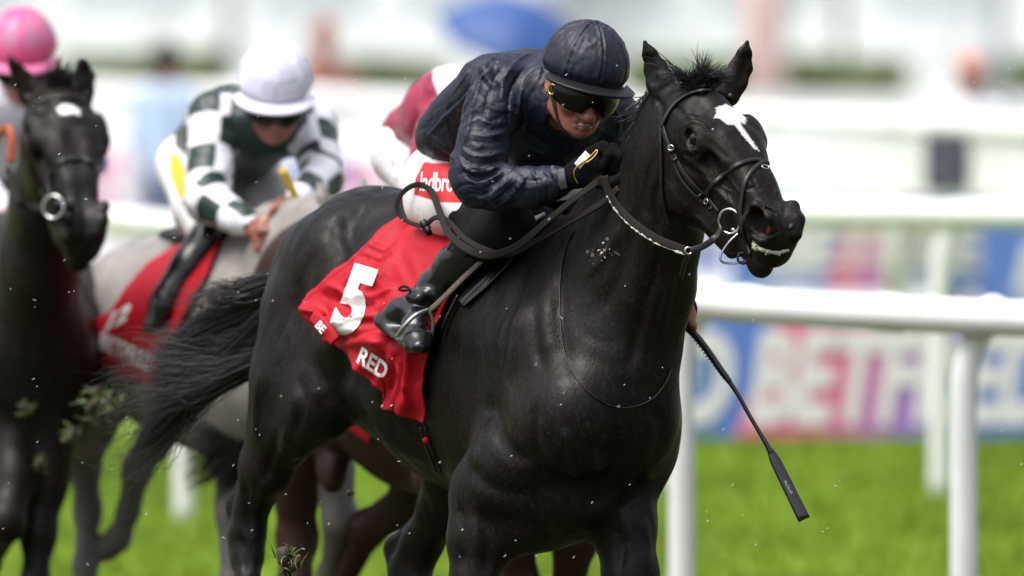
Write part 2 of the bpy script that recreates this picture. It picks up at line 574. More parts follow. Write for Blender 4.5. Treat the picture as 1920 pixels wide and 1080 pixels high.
def fabric(name, col, rough=0.5, spec=0.4, var=0.08, sheen=0.1, crease=0.5, cscale=26.0, cdist=0.006, weave=900.0, coat=0.0, att=None):
    """woven cloth with small creases"""
    m, nt, b = new_mat(name)
    N, Lk = nt.nodes.new, nt.links.new
    tc = N('ShaderNodeTexCoord')
    n = N('ShaderNodeTexNoise'); n.inputs['Scale'].default_value = cscale; n.inputs['Detail'].default_value = 3; n.inputs['Distortion'].default_value = 1.2
    Lk(tc.outputs['Object'], n.inputs['Vector'])
    r = N('ShaderNodeValToRGB'); c = np.array(col)
    r.color_ramp.elements[0].color = tuple(np.clip(c * (1 - var), 0, 1)) + (1,); r.color_ramp.elements[1].color = tuple(np.clip(c * (1 + var), 0, 1)) + (1,)
    Lk(n.outputs[0], r.inputs[0])
    colr = r.outputs[0]
    if att:
        for (an, ac) in att:
            a = N('ShaderNodeAttribute'); a.attribute_name = an
            mr = N('ShaderNodeMapRange'); mr.inputs[1].default_value = -0.0015; mr.inputs[2].default_value = 0.0015
            Lk(a.outputs['Fac'], mr.inputs[0])
            mm = N('ShaderNodeMix'); mm.data_type = 'RGBA'; Lk(mr.outputs[0], mm.inputs[0]); Lk(colr, mm.inputs[6]); mm.inputs[7].default_value = tuple(ac) + (1,)
            colr = mm.outputs[2]
    Lk(colr, b.inputs['Base Color'])
    b.inputs['Roughness'].default_value = rough
    b.inputs['Specular IOR Level'].default_value = spec
    b.inputs['Sheen Weight'].default_value = sheen
    b.inputs['Coat Weight'].default_value = coat; b.inputs['Coat Roughness'].default_value = 0.2
    n2 = N('ShaderNodeTexNoise'); n2.inputs['Scale'].default_value = weave; Lk(tc.outputs['Object'], n2.inputs['Vector'])
    b1 = N('ShaderNodeBump'); b1.inputs['Strength'].default_value = crease; b1.inputs['Distance'].default_value = cdist
    b2 = N('ShaderNodeBump'); b2.inputs['Strength'].default_value = 0.15; b2.inputs['Distance'].default_value = 0.0008
    Lk(n.outputs[0], b1.inputs['Height']); Lk(n2.outputs[0], b2.inputs['Height']); Lk(b1.outputs[0], b2.inputs['Normal']); Lk(b2.outputs[0], b.inputs['Normal'])
    return m

MT = dict(
    black=coat_mat('black_coat', (0.0046, 0.0040, 0.0040), (0.0125, 0.0072, 0.0058), rough=0.43, spec=0.17, sheen=0.0),
    dark=coat_mat('dark_brown_coat', (0.006, 0.005, 0.005), (0.016, 0.009, 0.007), rough=0.45, spec=.2),
    bay=coat_mat('bay_coat', (0.020, 0.008, 0.006), (0.045, 0.016, 0.010), rough=0.45, spec=.2),
    grey=coat_mat('grey_coat', (0.36, 0.335, 0.32), (0.46, 0.43, 0.41), rough=0.6, dapple=0.35, dust=0.0),
    hair=mat('black_hair', (0.010, 0.009, 0.009), 0.38, spec=0.5, var=0.3, nscale=300),
    hoof=mat('hoof_horn', (0.05, 0.045, 0.04), 0.5),
    leather=mat('dark_leather', (0.009, 0.008, 0.008), 0.42, spec=.4, bump=0.3, bscale=500, var=0.3, nscale=80),
    rein=mat('brown_rubber_rein', (0.009, 0.006, 0.005), 0.6, spec=.2, bump=0.8, bscale=700, bdist=0.002, var=0.3, nscale=120),
    steel=mat('polished_steel', (0.62, 0.62, 0.62), 0.18, metal=1.0, var=0.05),
    brass=mat('brass', (0.75, 0.52, 0.16), 0.25, metal=1.0, var=0.05),
    foam=mat('saliva_foam', (0.40, 0.43, 0.34), 0.35, var=0.1, nscale=200, bump=1.0, bscale=260, bdist=0.004, sub=0.2),
    eye=mat('wet_eye', (0.004, 0.003, 0.003), 0.06, spec=0.5),
    boot=mat('polished_boot', (0.006, 0.006, 0.007), 0.26, spec=0.4, var=0.2, nscale=25, bump=0.25, bscale=30, bdist=0.006, coat=0.25, rvar=0.1),
    sole=mat('boot_sole', (0.02, 0.018, 0.017), 0.6),
    glove=mat('knit_glove', (0.0045, 0.0045, 0.005), 0.9, spec=.15, bump=1.0, bscale=330, bdist=0.004),
    skin=mat('face_skin', (0.31, 0.120, 0.085), 0.42, var=0.22, nscale=45, bump=0.15, bscale=300, sub=0.15),
    lens=mat('goggle_lens', (0.003, 0.003, 0.004), 0.22, spec=0.25, var=.05),
    strapm=mat('elastic_strap', (0.012, 0.012, 0.012), 0.7),
    whitepl=mat('white_plastic', (0.78, 0.785, 0.79), 0.5, var=0.07, nscale=3, spec=.3),
    shaft=mat('whip_shaft', (0.011, 0.012, 0.012), 0.30, var=0.2, nscale=60, coat=0.3),
)
# ------------------------------------------------------------ horse head in its own frame
class HeadFrame:
    """l = towards the horse's left, n = down the nose, z = out of the forehead; origin on the forehead between the eyes"""
    def __init__(s, O, yaw, dip, roll=0.0, scale=1.0):
        y, d = math.radians(yaw), math.radians(dip)
        s.O = np.asarray(O, float); s.k = scale
        h = np.array((math.sin(y), -math.cos(y), 0)); up = np.array((0, 0, 1.0))
        s.Lv = np.array((math.cos(y), math.sin(y), 0))
        s.N = math.cos(d) * h - math.sin(d) * up
        s.Z = math.sin(d) * h + math.cos(d) * up
        if roll:
            a = math.radians(roll)
            L2 = math.cos(a) * s.Lv + math.sin(a) * s.Z
            s.Z = math.cos(a) * s.Z - math.sin(a) * s.Lv
            s.Lv = L2
    def __call__(s, l, n, z): return s.O + s.k * (l * s.Lv + n * s.N + z * s.Z)
    def inv(s, P):
        q = (np.asarray(P) - s.O) / s.k
        return np.stack((q @ s.Lv, q @ s.N, q @ s.Z), -1)

def head_prims(H):
    k = H.k
    def E(l, n, z, rl, rn, rz, kk=0.02, neg=False):
        return ell(H(l, n, z), H.N, H.Z, (rn * k, rl * k, rz * k), kk * k, neg)
    def Sg(a, ra, b, rb, kk=0.02, neg=False):
        return Prim(H(*a), H(*b), np.array(ra) * k if hasattr(ra, '__len__') else ra * k, np.array(rb) * k if hasattr(rb, '__len__') else rb * k, H.Z, kk * k, neg)
    pr = [
        E(0, -.070, -.112, .068, .10, .066, .03),
        E(0, -.005, -.062, .080, .11, .056, .03),
        Sg((0, -.04, -.12), (.060, .08), (0, .20, -.11), (.048, .085), .04),
        Sg((0, .20, -.11), (.045, .080), (0, .31, -.10), (.036, .055), .03),
        Sg((0, .03, -.045), (.070, .047), (0, .2, -.038), (.050, .046), .03),
        Sg((0, .2, -.038), (.050, .046), (0, .32, -.032), (.046, .040), .03),
    ]
    for s in (-1, 1):
        pr += [
            E(s * .048, .012, -.155, .038, .11, .095, .03),
            E(s * .046, .05, -.215, .032, .085, .06, .03),
            E(s * .05, -.03, -.14, .036, .07, .09, .03),
            Sg((s * .050, .05, -.08), (.034, .04), (s * .030, .27, -.062), (.024, .032), .03),
            Sg((s * .036, .08, -.215), (.020, .042), (s * .024, .28, -.160), (.018, .034), .03),
            # orbit: bony brow ridge over the eye, rim under it
            Sg((s * .074, -.016, -.034), (.020, .017), (s * .083, .052, -.038), (.018, .014), .045),
            Sg((s * .078, .000, -.070), (.016, .012), (s * .080, .070, -.064), (.016, .012), .025),
            E(s * .079, .03, -.052, .024, .044, .030, .03),
            # facial crest and nasal bone edge
            Sg((s * .073, .07, -.092), (.010, .009), (s * .053, .19, -.086), (.006, .006), .025),
            Sg((s * .034, .06, -.008), (.014, .012), (s * .027, .26, -.006), (.012, .010), .025),
            E(s * .056, .10, -.046, .026, .06, .034, .04),
            # temple hollow above the eye
            E(s * .068, -.045, -.022, .012, .026, .014, .04, True),
            # hollow between crest and nasal bone
            E(s * .070, .15, -.050, .012, .07, .014, .04, True),
        ]
    pr += [
        E(0, .315, -.050, .050, .065, .048, .03),
        E(0, .360, -.052, .047, .040, .050, .03),
        E(0, .380, -.066, .036, .024, .032, .02),
        E(0, .335, -.122, .034, .055, .030, .02),
        E(0, .365, -.128, .029, .030, .026, .015),
    ]
    for s in (-1, 1):
        q = 1.0 if s < 0 else .80
        pr += [
            E(s * .036 * q, .320, -.008, .030, .048, .036, .02),
            Sg((s * .036 * q, .366, .002), (.014, .013), (s * .054 * q, .334, .026 - .010 * (s > 0)), (.011, .011), .022),
            Sg((s * .056 * q, .334, .028 - .010 * (s > 0)), (.010, .010), (s * .066 * q, .290, .018 - .006 * (s > 0)), (.009, .010), .022),
            Sg((s * .066 * q, .290, .018 - .006 * (s > 0)), (.009, .010), (s * .065 * q, .297, -.030), (.010, .010), .022),
            Sg((s * .065 * q, .297, -.030), (.010, .010), (s * .044 * q, .360, -.032), (.012, .012), .022),
            # the nostril itself
            E(s * (.068 if s < 0 else .062), .326, .000, .036 if s < 0 else .028, .037 if s < 0 else .026, .029 if s < 0 else .020, .012, True),
            E(s * (.044 if s < 0 else .050), .318, .002, .028 if s < 0 else .02, .029 if s < 0 else .02, .023 if s < 0 else .016, .010, True),
            # mouth slit
            Sg((s * .042, .26, -.094), .004, (s * .040, .34, -.094), .006, .008, True),
            Sg((s * .040, .34, -.094), .006, (s * .016, .40, -.098), .008, .008, True),
            # eye socket
            E(s * .103, .034, -.049, .019, .024, .018, .008, True),
        ]
    return pr

def lid_prims(H):
    """folds of skin round each eye, made after the socket"""
    k = H.k; out = []
    for s in (-1, 1):
        a, b, c = H(s * .086, .008, -.052), H(s * .094, .03, -.0325), H(s * .087, .060, -.050)
        d = H(s * .092, .033, -.0655)
        out += [Prim(a, b, .0042 * k, .0050 * k, k=.010), Prim(b, c, .0050 * k, .0042 * k, k=.010),
                Prim(a, d, .0038 * k, .004 * k, k=.010), Prim(d, c, .004 * k, .004 * k, k=.010)]
    return out

def poly_sd(P, poly):
    """signed distance (positive inside) of 2-D points to a polygon"""
    P = np.asarray(P, float); poly = np.asarray(poly, float)
    d = np.full(len(P), 1e9); ins = np.zeros(len(P), bool)
    for i in range(len(poly)):
        a, b = poly[i], poly[(i + 1) % len(poly)]
        e = b - a; w = P - a
        t = np.clip((w @ e) / (e @ e), 0, 1)
        d = np.minimum(d, np.linalg.norm(w - t[:, None] * e, axis=1))
        c = (a[1] > P[:, 1]) != (b[1] > P[:, 1])
        with np.errstate(divide='ignore', invalid='ignore'):
            x = (b[0] - a[0]) * (P[:, 1] - a[1]) / (b[1] - a[1] + 1e-15) + a[0]
        ins ^= c & (P[:, 0] < x)
    return np.where(ins, d, -d)

def strands(roots, dirs, length, width, curl, seed, grav=0.6, seg=9, flow=None, wob=0.25, lenvar=0.4, sides=3):
    """hair: each strand a thin tapering tube bending with its own curl"""
    rnd = np.random.RandomState(seed)
    mb_V, mb_F, base = [], [], 0
    for i in range(len(roots)):
        p = np.array(roots[i], float); d = unit(dirs[i])
        L = (length[i] if hasattr(length, '__len__') else length) * (1 - lenvar * rnd.rand())
        w = width * (0.6 + 0.8 * rnd.rand())
        st = L / seg
        cv = rnd.randn(3) * curl
        pts = [p.copy()]
        for j in range(seg):
            d = unit(d + cv / seg + np.array((0, 0, -grav)) / seg + rnd.randn(3) * wob / seg + (flow(p) / seg if flow is not None else 0))
            p = p + d * st
            pts.append(p.copy())
        pts = np.array(pts)
        T = np.gradient(pts, axis=0)
        u = unit(np.cross(T[0], (0.3, 0.2, 1.0)))
        for j in range(seg + 1):
            t = unit(T[j]); u = unit(u - t * (u @ t)); v = np.cross(t, u)
            r = w * max(0.12, (1 - (j / seg) ** 2.2)) * 0.5
            for q in range(sides):
                a = 2 * math.pi * q / sides
                mb_V.append(pts[j] + r * (math.cos(a) * u + math.sin(a) * v))
        for j in range(seg):
            for q in range(sides):
                mb_F.append((base + j * sides + q, base + j * sides + (q + 1) % sides, base + (j + 1) * sides + (q + 1) % sides, base + (j + 1) * sides + q))
        base += (seg + 1) * sides
    return np.array(mb_V), mb_F
# ------------------------------------------------------------ the black horse in front
UP = np.array((0, 0, 1.0))
FWD = unit((.45, -.893, 0))
SIDE = unit((.893, .45, 0))     # towards the horse's left, the far side

def K(px, py, dz, r): return (M(px, py, dz), r)

def black_horse_prims():
    pr = []
    # trunk
    pr += chain([K(1128, 775, .06, (.175, .20)), K(1060, 735, .25, (.20, .30)), K(1003, 712, .42, (.225, .365)), K(890, 672, .71, (.275, .325)),
                 K(805, 622, .94, (.275, .295)), K(735, 566, 1.14, (.245, .252)), K(675, 560, 1.29, (.19, .22))], UP, .06)
    # withers ridge and spine
    pr += chain([K(1075, 472, .26, (.05, .07)), K(1010, 452, .40, (.05, .06)), K(900, 455, .66, (.07, .06))], UP, .10)
    pr += chain([K(760, 410, 1.06, (.10, .06)), K(700, 412, 1.19, (.09, .06)), K(610, 470, 1.36, (.05, .05))], UP, .08)
    # haunch, near side
    pr.append(ell(M(648, 515, 1.10), FWD, UP, (.19, .155, .18), .06))
    pr.append(ell(M(590, 575, 1.22), FWD, UP, (.15, .12, .22), .06))
    pr.append(ell(M(668, 450, 1.06), FWD, UP, (.09, .06, .07), .07))          # point of hip
    pr += chain([K(585, 600, 1.15, (.13, .15)), K(560, 715, 1.12, (.115, .135)), K(535, 790, 1.16, (.085, .115)), K(502, 875, 1.22, (.06, .078)), K(470, 955, 1.30, (.043, .048))], FWD, .04)
    pr += chain([K(600, 650, 1.05, (.09, .12)), K(598, 755, .98, (.075, .095)), K(560, 800, 1.04, (.06, .09))], FWD, .05)
    pr.append(ell(M(606, 782, .96), FWD, UP, (.055, .05, .06), .04))          # stifle
    # hock and cannon
    pr += chain([K(474, 945, 1.30, (.036, .047)), K(464, 1000, 1.31, (.044, .055)), K(466, 1045, 1.29, (.036, .040)), K(464, 1090, 1.26, (.030, .034)), K(460, 1240, 1.20, (.026, .031)), K(460, 1330, 1.17, (.034, .036)), K(478, 1390, 1.12, (.03, .034))], FWD, .025)
    pr += chain([K(462, 895, 1.33, .018), K(444, 950, 1.37, .024), K(446, 1000, 1.36, .022)], FWD, .03)      # achilles, point of hock
    pr.append(ell(M(446, 1042, 1.33), UP, FWD, (.05, .02, .03), .03))
    # muscle lines of thigh: long shallow furrows
    for pts, r in (([(560, 560, 1.02), (532, 640, 1.04), (520, 740, 1.04)], .016), ([(628, 600, .9), (612, 680, .88)], .016)):
        pass
    # far hind leg
    pr += chain([K(880, 800, 1.05, (.11, .14)), K(860, 890, 1.03, (.085, .10)), K(832, 950, 1.10, (.06, .075)), K(790, 1020, 1.19, (.05, .058)), K(770, 1065, 1.22, (.045, .062)), K(790, 1150, 1.14, (.032, .038)), K(815, 1280, 1.0, (.028, .032)), K(830, 1360, .9, (.034, .036))], FWD, .03)
    pr += chain([K(796, 960, 1.24, .018), K(745, 1030, 1.30, .028), K(745, 1085, 1.27, .024)], FWD, .03)
    # shoulder, near side
    pr += chain([K(1010, 500, .21, (.05, .09)), K(1010, 640, .08, (.07, .13)), K(1035, 770, -.02, (.075, .13))], FWD, .05)
    pr += chain([K(1040, 790, -.02, (.085, .12)), K(950, 870, .15, (.085, .13)), K(905, 935, .22, (.07, .10))], FWD, .05)
    pr += chain([K(905, 915, .20, (.075, .10)), K(893, 1010, .19, (.065, .085)), K(890, 1090, .18, (.055, .072)), K(890, 1180, .17, (.042, .05)), K(890, 1240, .15, (.045, .05)), K(888, 1380, .12, (.028, .032)), K(888, 1490, .1, (.036, .038)), K(900, 1560, .05, (.03, .034))], FWD, .03)
    # breast and far shoulder
    pr.append(ell(M(1195, 770, .02), FWD, UP, (.10, .095, .15), .06))
    pr.append(ell(M(1085, 790, -.09), FWD, UP, (.09, .10, .13), .06))
    pr.append(ell(M(1208, 800, .16), FWD, UP, (.13, .075, .17), .05))
    pr.append(ell(M(1050, 930, .16), FWD, UP, (.20, .15, .115), .06))
    pr += chain([K(930, 1010, .19, (.07, .06)), K(1010, 985, .16, (.08, .05)), K(1080, 950, .14, (.08, .06))], UP, .05)
    pr.append(ell(M(1120, 905, .13), FWD, UP, (.10, .11, .10), .06))
    # far foreleg, reaching down
    pr += chain([K(1165, 900, .16, (.085, .11)), K(1172, 990, .12, (.070, .085)), K(1183, 1080, .08, (.062, .072)), K(1195, 1190, .02, (.045, .048)), K(1200, 1250, .0, (.048, .05)), K(1205, 1390, -.02, (.028, .032)), K(1208, 1500, -.05, (.036, .038)), K(1225, 1570, -.1, (.03, .034))], FWD, .035)
    # neck
    pr += chain([K(1110, 640, .16, (.135, .26)), K(1150, 555, .08, (.115, .225)), K(1186, 475, .0, (.095, .19)), K(1230, 378, -.10, (.078, .145)), K(1262, 285, -.18, (.068, .110)), K(1283, 228, -.23, (.062, .088))], (.25, -.5, -.8), .09)
    pr.append(ell(M(1150, 690, .0), FWD, UP, (.11, .12, .14), .09))
    pr += chain([K(1060, 482, .26, .05), K(1140, 408, .10, .045), K(1205, 300, -.06, .036), K(1243, 205, -.16, .036)], FWD, .06)
    # windpipe line
    pr += chain([K(1270, 440, -.14, .05), K(1250, 540, -.06, .055), K(1226, 650, .0, .055)], FWD, .05)
    # jugular groove
    return pr

def ears(H, near, far):
    out = []
    for pts in (near, far):
        out += pts
    return out

HB = HeadFrame(M(1368, 215, -.36), 36, 52)

def black_ears():
    out = []
    nrm = unit((.35, -.75, .2))
    for base, mid, tip, out_s in (((1243, 170, -.215), (1229, 128, -.20), (1209, 79, -.205), -1), ((1368, 168, -.10), (1390, 125, -.09), (1401, 79, -.10), 1)):
        b, m, t = M(*base), M(*mid), M(*tip)
        n2 = unit((.30 * out_s, -.9, 0.1))
        up = np.cross(unit(t - b), n2)
        out += chain([(b - (t - b) * .12, (.022, .032)), (b + (m - b) * .4, (.018, .034)), (m, (.013, .029)), (m + (t - m) * .55, (.010, .018)), (t, (.006, .006))], up, .012)
        # hollow of the ear, opening outwards and forwards
        o = unit(n2 * .9 + np.array((out_s * .55, 0, 0)))
        out += [Prim(b + (m - b) * .45 + o * .025, m + (t - m) * .35 + o * .017, (.010, .014), (.006, .007), up, .012, True)]
    return out

prims = black_horse_prims() + head_prims(HB) + black_ears() + lid_prims(HB)
V, F = sdf_mesh(prims, 0.0105, refine=[[(HB(0, .1, -.08), .46), (M(1136, 470, 0), .14)], [(HB(0, .2, -.08), .40), (M(1136, 470, 0), .12)]], yaw=math.atan2(FWD[1], FWD[0]))
# body hair lies over muscle: slow relief of ribs, veins and sinew
Nn = vnormals(V, F)
hl = HB.inv(V)
inhead = (np.abs(hl[:, 0]) < .15) & (hl[:, 1] > -.12) & (hl[:, 1] < .5) & (hl[:, 2] > -.3) & (hl[:, 2] < .08)
dh = np.linalg.norm(V - HB(0, .1, -.08), axis=1)
amp = .0012 + .0055 * np.clip((dh - .38) / .3, 0, 1)
rel = (fbm(V * np.array((9, 9, 5)) , 3, 3) - .5)
V = V + Nn * (amp * rel * 2)[:, None]
musc = [
    # quarters
    ([(640, 400), (630, 440), (640, 480), (622, 530)], 16, -.016), ([(690, 380), (660, 420), (668, 470)], 12, -.008),
    ([(600, 460), (570, 520), (560, 580), (548, 640)], 13, -.010), ([(548, 590), (520, 640), (506, 700), (500, 760)], 8, -.008), ([(560, 580), (532, 632), (514, 690)], 7, .006),
    ([(628, 560), (636, 620), (640, 690), (636, 740)], 16, -.018), ([(600, 620), (590, 700), (600, 760)], 14, .008), ([(560, 700), (566, 760), (548, 820)], 12, -.010),
    ([(486, 700), (480, 760), (478, 830)], 6, .006), ([(520, 800), (508, 860), (492, 910)], 7, -.009), ([(540, 790), (530, 850), (512, 900)], 6, .005),
    ([(500, 890), (490, 940), (484, 1000)], 5, .005), ([(460, 900), (462, 950), (470, 1010)], 7, -.008), ([(446, 1000), (458, 1030), (470, 1075)], 6, -.006),
    # flank and ribs
    ([(690, 560), (672, 620), (668, 690), (690, 760)], 18, -.010), ([(640, 700), (680, 770), (740, 830), (800, 870)], 12, .007),
    ([(740, 700), (752, 760), (780, 820)], 7, -.004), ([(770, 690), (782, 750), (806, 810)], 7, -.004), ([(716, 700), (724, 760), (750, 820)], 7, -.004),
    # shoulder, arm and breast
    ([(1030, 430), (985, 500), (960, 570), (940, 650), (925, 740)], 13, -.011), ([(1010, 480), (1000, 560), (1004, 640), (1018, 700)], 11, -.009), ([(1062, 470), (1050, 560), (1056, 640), (1080, 720)], 12, -.007),
    ([(1030, 520), (1024, 600), (1034, 680)], 16, .008), ([(975, 560), (962, 640), (955, 720), (962, 790)], 16, .010),
    ([(925, 740), (930, 800), (960, 850), (1010, 868)], 14, -.014), ([(1010, 740), (1000, 800), (1010, 860), (1040, 900)], 12, -.010), ([(880, 860), (900, 900), (950, 925), (1000, 925)], 13, -.012),
    ([(860, 940), (868, 1000), (866, 1080)], 9, -.008), ([(905, 950), (915, 1010), (912, 1080)], 9, -.009), ([(890, 960), (893, 1020), (890, 1080)], 8, .006),
    ([(1150, 800), (1148, 860), (1130, 920), (1100, 960)], 16, -.016), ([(1085, 830), (1130, 850), (1175, 845)], 12, -.008), ([(1050, 800), (1075, 850), (1080, 910)], 12, .008),
    ([(1200, 880), (1190, 930), (1160, 960)], 12, -.010), ([(1150, 980), (1165, 1020), (1160, 1080)], 9, -.009), ([(1200, 960), (1212, 1010), (1214, 1075)], 8, .007), ([(1225, 760), (1240, 810), (1225, 870)], 12, -.008),
    # neck: groove of the windpipe, folds behind the cheek, veins
    ([(1235, 470), (1215, 550), (1195, 630), (1180, 700)], 12, -.011), ([(1262, 500), (1250, 570), (1232, 640)], 8, .006), ([(1200, 380), (1180, 460), (1150, 540), (1110, 600)], 14, -.007),
    ([(1165, 420), (1140, 470), (1100, 520)], 9, .006), ([(1230, 440), (1222, 500), (1206, 560)], 5, .004), ([(1236, 330), (1226, 390), (1236, 440)], 7, -.006), ([(1222, 300), (1210, 360), (1212, 420)], 6, -.004),
    ([(1090, 620), (1130, 640), (1180, 640)], 8, -.0018), ([(1100, 660), (1140, 684), (1190, 684)], 8, -.0018),
    ([(1060, 900), (1090, 880), (1130, 884), (1170, 870)], 5, .004), ([(700, 740), (740, 790), (790, 830)], 3.2, .0035), ([(560, 720), (548, 770), (552, 820)], 3, .003), ([(950, 700), (965, 760), (955, 830)], 3.2, .003),
    # face
    ([(1262, 270), (1275, 300), (1300, 322), (1330, 335)], 7, -.005), ([(1318, 255), (1345, 280), (1370, 300)], 7, -.0035), ([(1278, 240), (1295, 228), (1316, 232), (1330, 246)], 4, .0032), ([(1274, 236), (1292, 222), (1318, 224)], 3, -.0022),
    ([(1280, 276), (1294, 284), (1312, 280)], 3.0, .0025), ([(1276, 286), (1294, 295), (1316, 288)], 3.2, -.0025), ([(1300, 300), (1340, 350), (1378, 392)], 5, .0042), ([(1296, 312), (1334, 362), (1370, 404)], 5, -.004),
    ([(1345, 300), (1372, 340), (1396, 372)], 2.2, .0026), ([(1372, 340), (1366, 366), (1378, 390)], 2.0, .0022), ([(1330, 310), (1350, 346), (1384, 366)], 2.0, .002), ([(1250, 340), (1270, 372), (1296, 396)], 7, .004),
    ([(1255, 400), (1290, 420), (1320, 430)], 6, -.004), ([(1300, 400), (1322, 420), (1345, 450)], 4, .003), ([(1398, 356), (1412, 352), (1430, 356)], 4, -.0035), ([(1400, 430), (1416, 440), (1440, 442), (1460, 434)], 3.4, -.0035),
    ([(1404, 442), (1424, 452), (1450, 454)], 3, .0028), ([(1462, 352), (1472, 376), (1470, 404)], 5, -.004), ([(1466, 420), (1480, 428), (1490, 420)], 4, .003), ([(1380, 440), (1398, 452), (1408, 470)], 3, -.0035),
    ([(1440, 320), (1452, 345), (1458, 370)], 3.5, .003), ([(1408, 330), (1420, 352)], 4, -.003), ([(1225, 180), (1240, 200), (1238, 228)], 6, -.005), ([(1262, 196), (1280, 214), (1290, 232)], 8, -.005),
]
V = relief(V, vnormals(V, F), musc)
star = [(a * 1.1, b * .92 + .018) for a, b in [(-.022, -.048), (.012, -.060), (.040, -.038), (.046, -.012), (.030, .012), (.016, .010), (.014, .030), (.020, .075), (.026, .108), (.018, .100), (.004, .050), (-.004, .018), (-.022, .014), (-.030, -.008), (-.042, -.014), (-.028, -.030)]]
mark = poly_sd(hl[:, :2], star)
mark = np.where((hl[:, 2] > -.06) & inhead, np.clip(mark, -.05, .05), -.05)
nose_in = np.minimum(np.linalg.norm((hl - np.array((-.044, .352, -.024))) / np.array((1, 1, 1)), axis=1), np.linalg.norm(hl - np.array((.044, .352, -.024)), axis=1))
red = np.clip(.015 - np.linalg.norm(hl - np.array((-.026, .345, -.004)), axis=1), -.05, .05)
pale = np.full(len(V), -.05)
# lather rubbed up by the rein on the neck
lp = M(1136, 470, .0)
near_l = (np.linalg.norm((V - lp) * np.array((1, .12, 1.2)), axis=1) < .034) & (Nn[:, 1] < .2)
mark = np.where(near_l, (fbm(V * np.array((150, 60, 240)), 9, 3) - .69) * .06, mark)
pale = np.where(np.linalg.norm((V - lp) * np.array((1, .12, 1.2)), axis=1) < .05, (fbm(V * 60, 4, 3) - .72) * .1 , pale)
BH = thing('racehorse', 'black racehorse in front with a white star, galloping under the rider in navy', 'horse', tuple(M(1000, 1500, .4)))
body = mesh_obj('body', V, F, MT['black'], BH, attrs=dict(mark=mark, red=red, pale=pale))
BV = bvh_of(V, F)
def on(px, py, off=0.0): return hit(BV, px, py, off)
print('horse', len(V), len(F))

# eyes
for s in (-1, 1):
    b = MB(); b.ball(HB(s * .0820, .034, -.049), (.0225, .0225, .0225), nu=24, nv=16)
    b.build('eye', MT['eye'], BH)
# ------------------------------------------------------------ tack of the black horse
def tack_strap(mb, pts, w, t=.004, off=.003, m=5, wl=None):
    P, N = [], []
    for q in pts:
        p, n = on(q[0], q[1], off)
        if p is None: continue
        P.append(p); N.append(n)
    # even out the normals
    N = [unit(sum(N[max(0, i - 1):i + 2])) for i in range(len(N))]
    mb.strap(P, wl or w, t, N, m)

b = MB()
tack_strap(b, [(1243, 240), (1250, 222), (1262, 202), (1280, 186), (1300, 176), (1325, 172), (1350, 173), (1372, 181), (1388, 192)], .012, .007, .005)
BR = b.build('bridle', MT['leather'], BH)       # the browband; the other straps are its pieces
tag(BR)
for (nm, pts, w) in (
    ('cheekpiece', [(1243, 232), (1252, 262), (1266, 292), (1282, 322), (1303, 348), (1325, 368), (1350, 398)], .0125),
    ('buckled_strap', [(1256, 275), (1266, 308), (1279, 336), (1300, 362), (1322, 382)], .010),
    ('throat_lash', [(1240, 238), (1241, 270), (1242, 310), (1243, 350), (1247, 390), (1256, 425)], .009),
    ('noseband', [(1322, 366), (1338, 346), (1358, 328), (1380, 312), (1402, 303), (1422, 301), (1440, 308), (1454, 326)], .011),
    ('noseband_strap', [(1430, 304), (1412, 318), (1399, 340), (1393, 368), (1391, 400), (1394, 430), (1400, 455), (1408, 478)], .010)):
    b = MB(); tack_strap(b, pts, w, .0055, .004)
    b.build(nm, MT['leather'], BR)
# keepers and buckles
for (x, y, ax) in ((1262, 283, (.4, 0, -.9)), (1268, 300, (.4, 0, -.9)), (1314, 366, (.6, 0, -.7)), (1326, 380, (.6, 0, -.7)), (1337, 392, (.6, 0, -.7))):
    p, n = on(x, y, .008)
    b = MB(); b.box(p, .004, .009, .0035, ax, n, .0012)
    b.build('keeper', MT['leather'], BR)
for (x, y, r) in ((1262, 276, .009), (1330, 378, .009), (1432, 318, .010)):
    p, n = on(x, y, .010)
    b = MB(); b.torus(p, r, .0016, n, seg=20, squash=.7)
    b.build('buckle', MT['steel'], BR)
# bit rings and lower ring
def ringpt(x, y, dz):
    return M(x, y, dz)
pb, nb = on(1362, 400, .012)
nb = unit(nb + np.array((0, -.8, 0)))
c = M(1368, 415, 0) ; d_ = (np.linalg.norm(pb - cO) - np.linalg.norm(c - cO)); c = M(1368, 415, d_ - .01)
b = MB(); b.torus(c, .030, .0036, nb, seg=40)
b.build('bit_ring', MT['steel'], BR)
b = MB(); b.tube([c + nb * .004 + np.array((.01, 0, -.02)), c + np.array((.03, .05, -.028))], .006, 8)
b.build('bit', MT['steel'], BR)
b = MB()
b.tube([M(1384, 438, d_ - .02), M(1366, 455, d_ - .02), M(1352, 477, d_ - .02), M(1353, 490, d_ - .02), M(1368, 494, d_ - .015), M(1390, 492, d_ - .01), M(1405, 484, d_)], .0028, 8, m=8)
b.build('bit_ring', MT['steel'], BR)
b = MB()
b.tube([M(1355, 470, d_ - .01), M(1375, 476, d_ + .0), M(1392, 472, d_ + .01)], .003, 8, m=6)
b.build('curb_strap', MT['leather'], BR)
b = MB()
b.torus(M(1393, 484, d_ - .012), .013, .0035, (0.1, -1, .1), seg=20)
b.build('rubber_loop', MT['strapm'], BR)
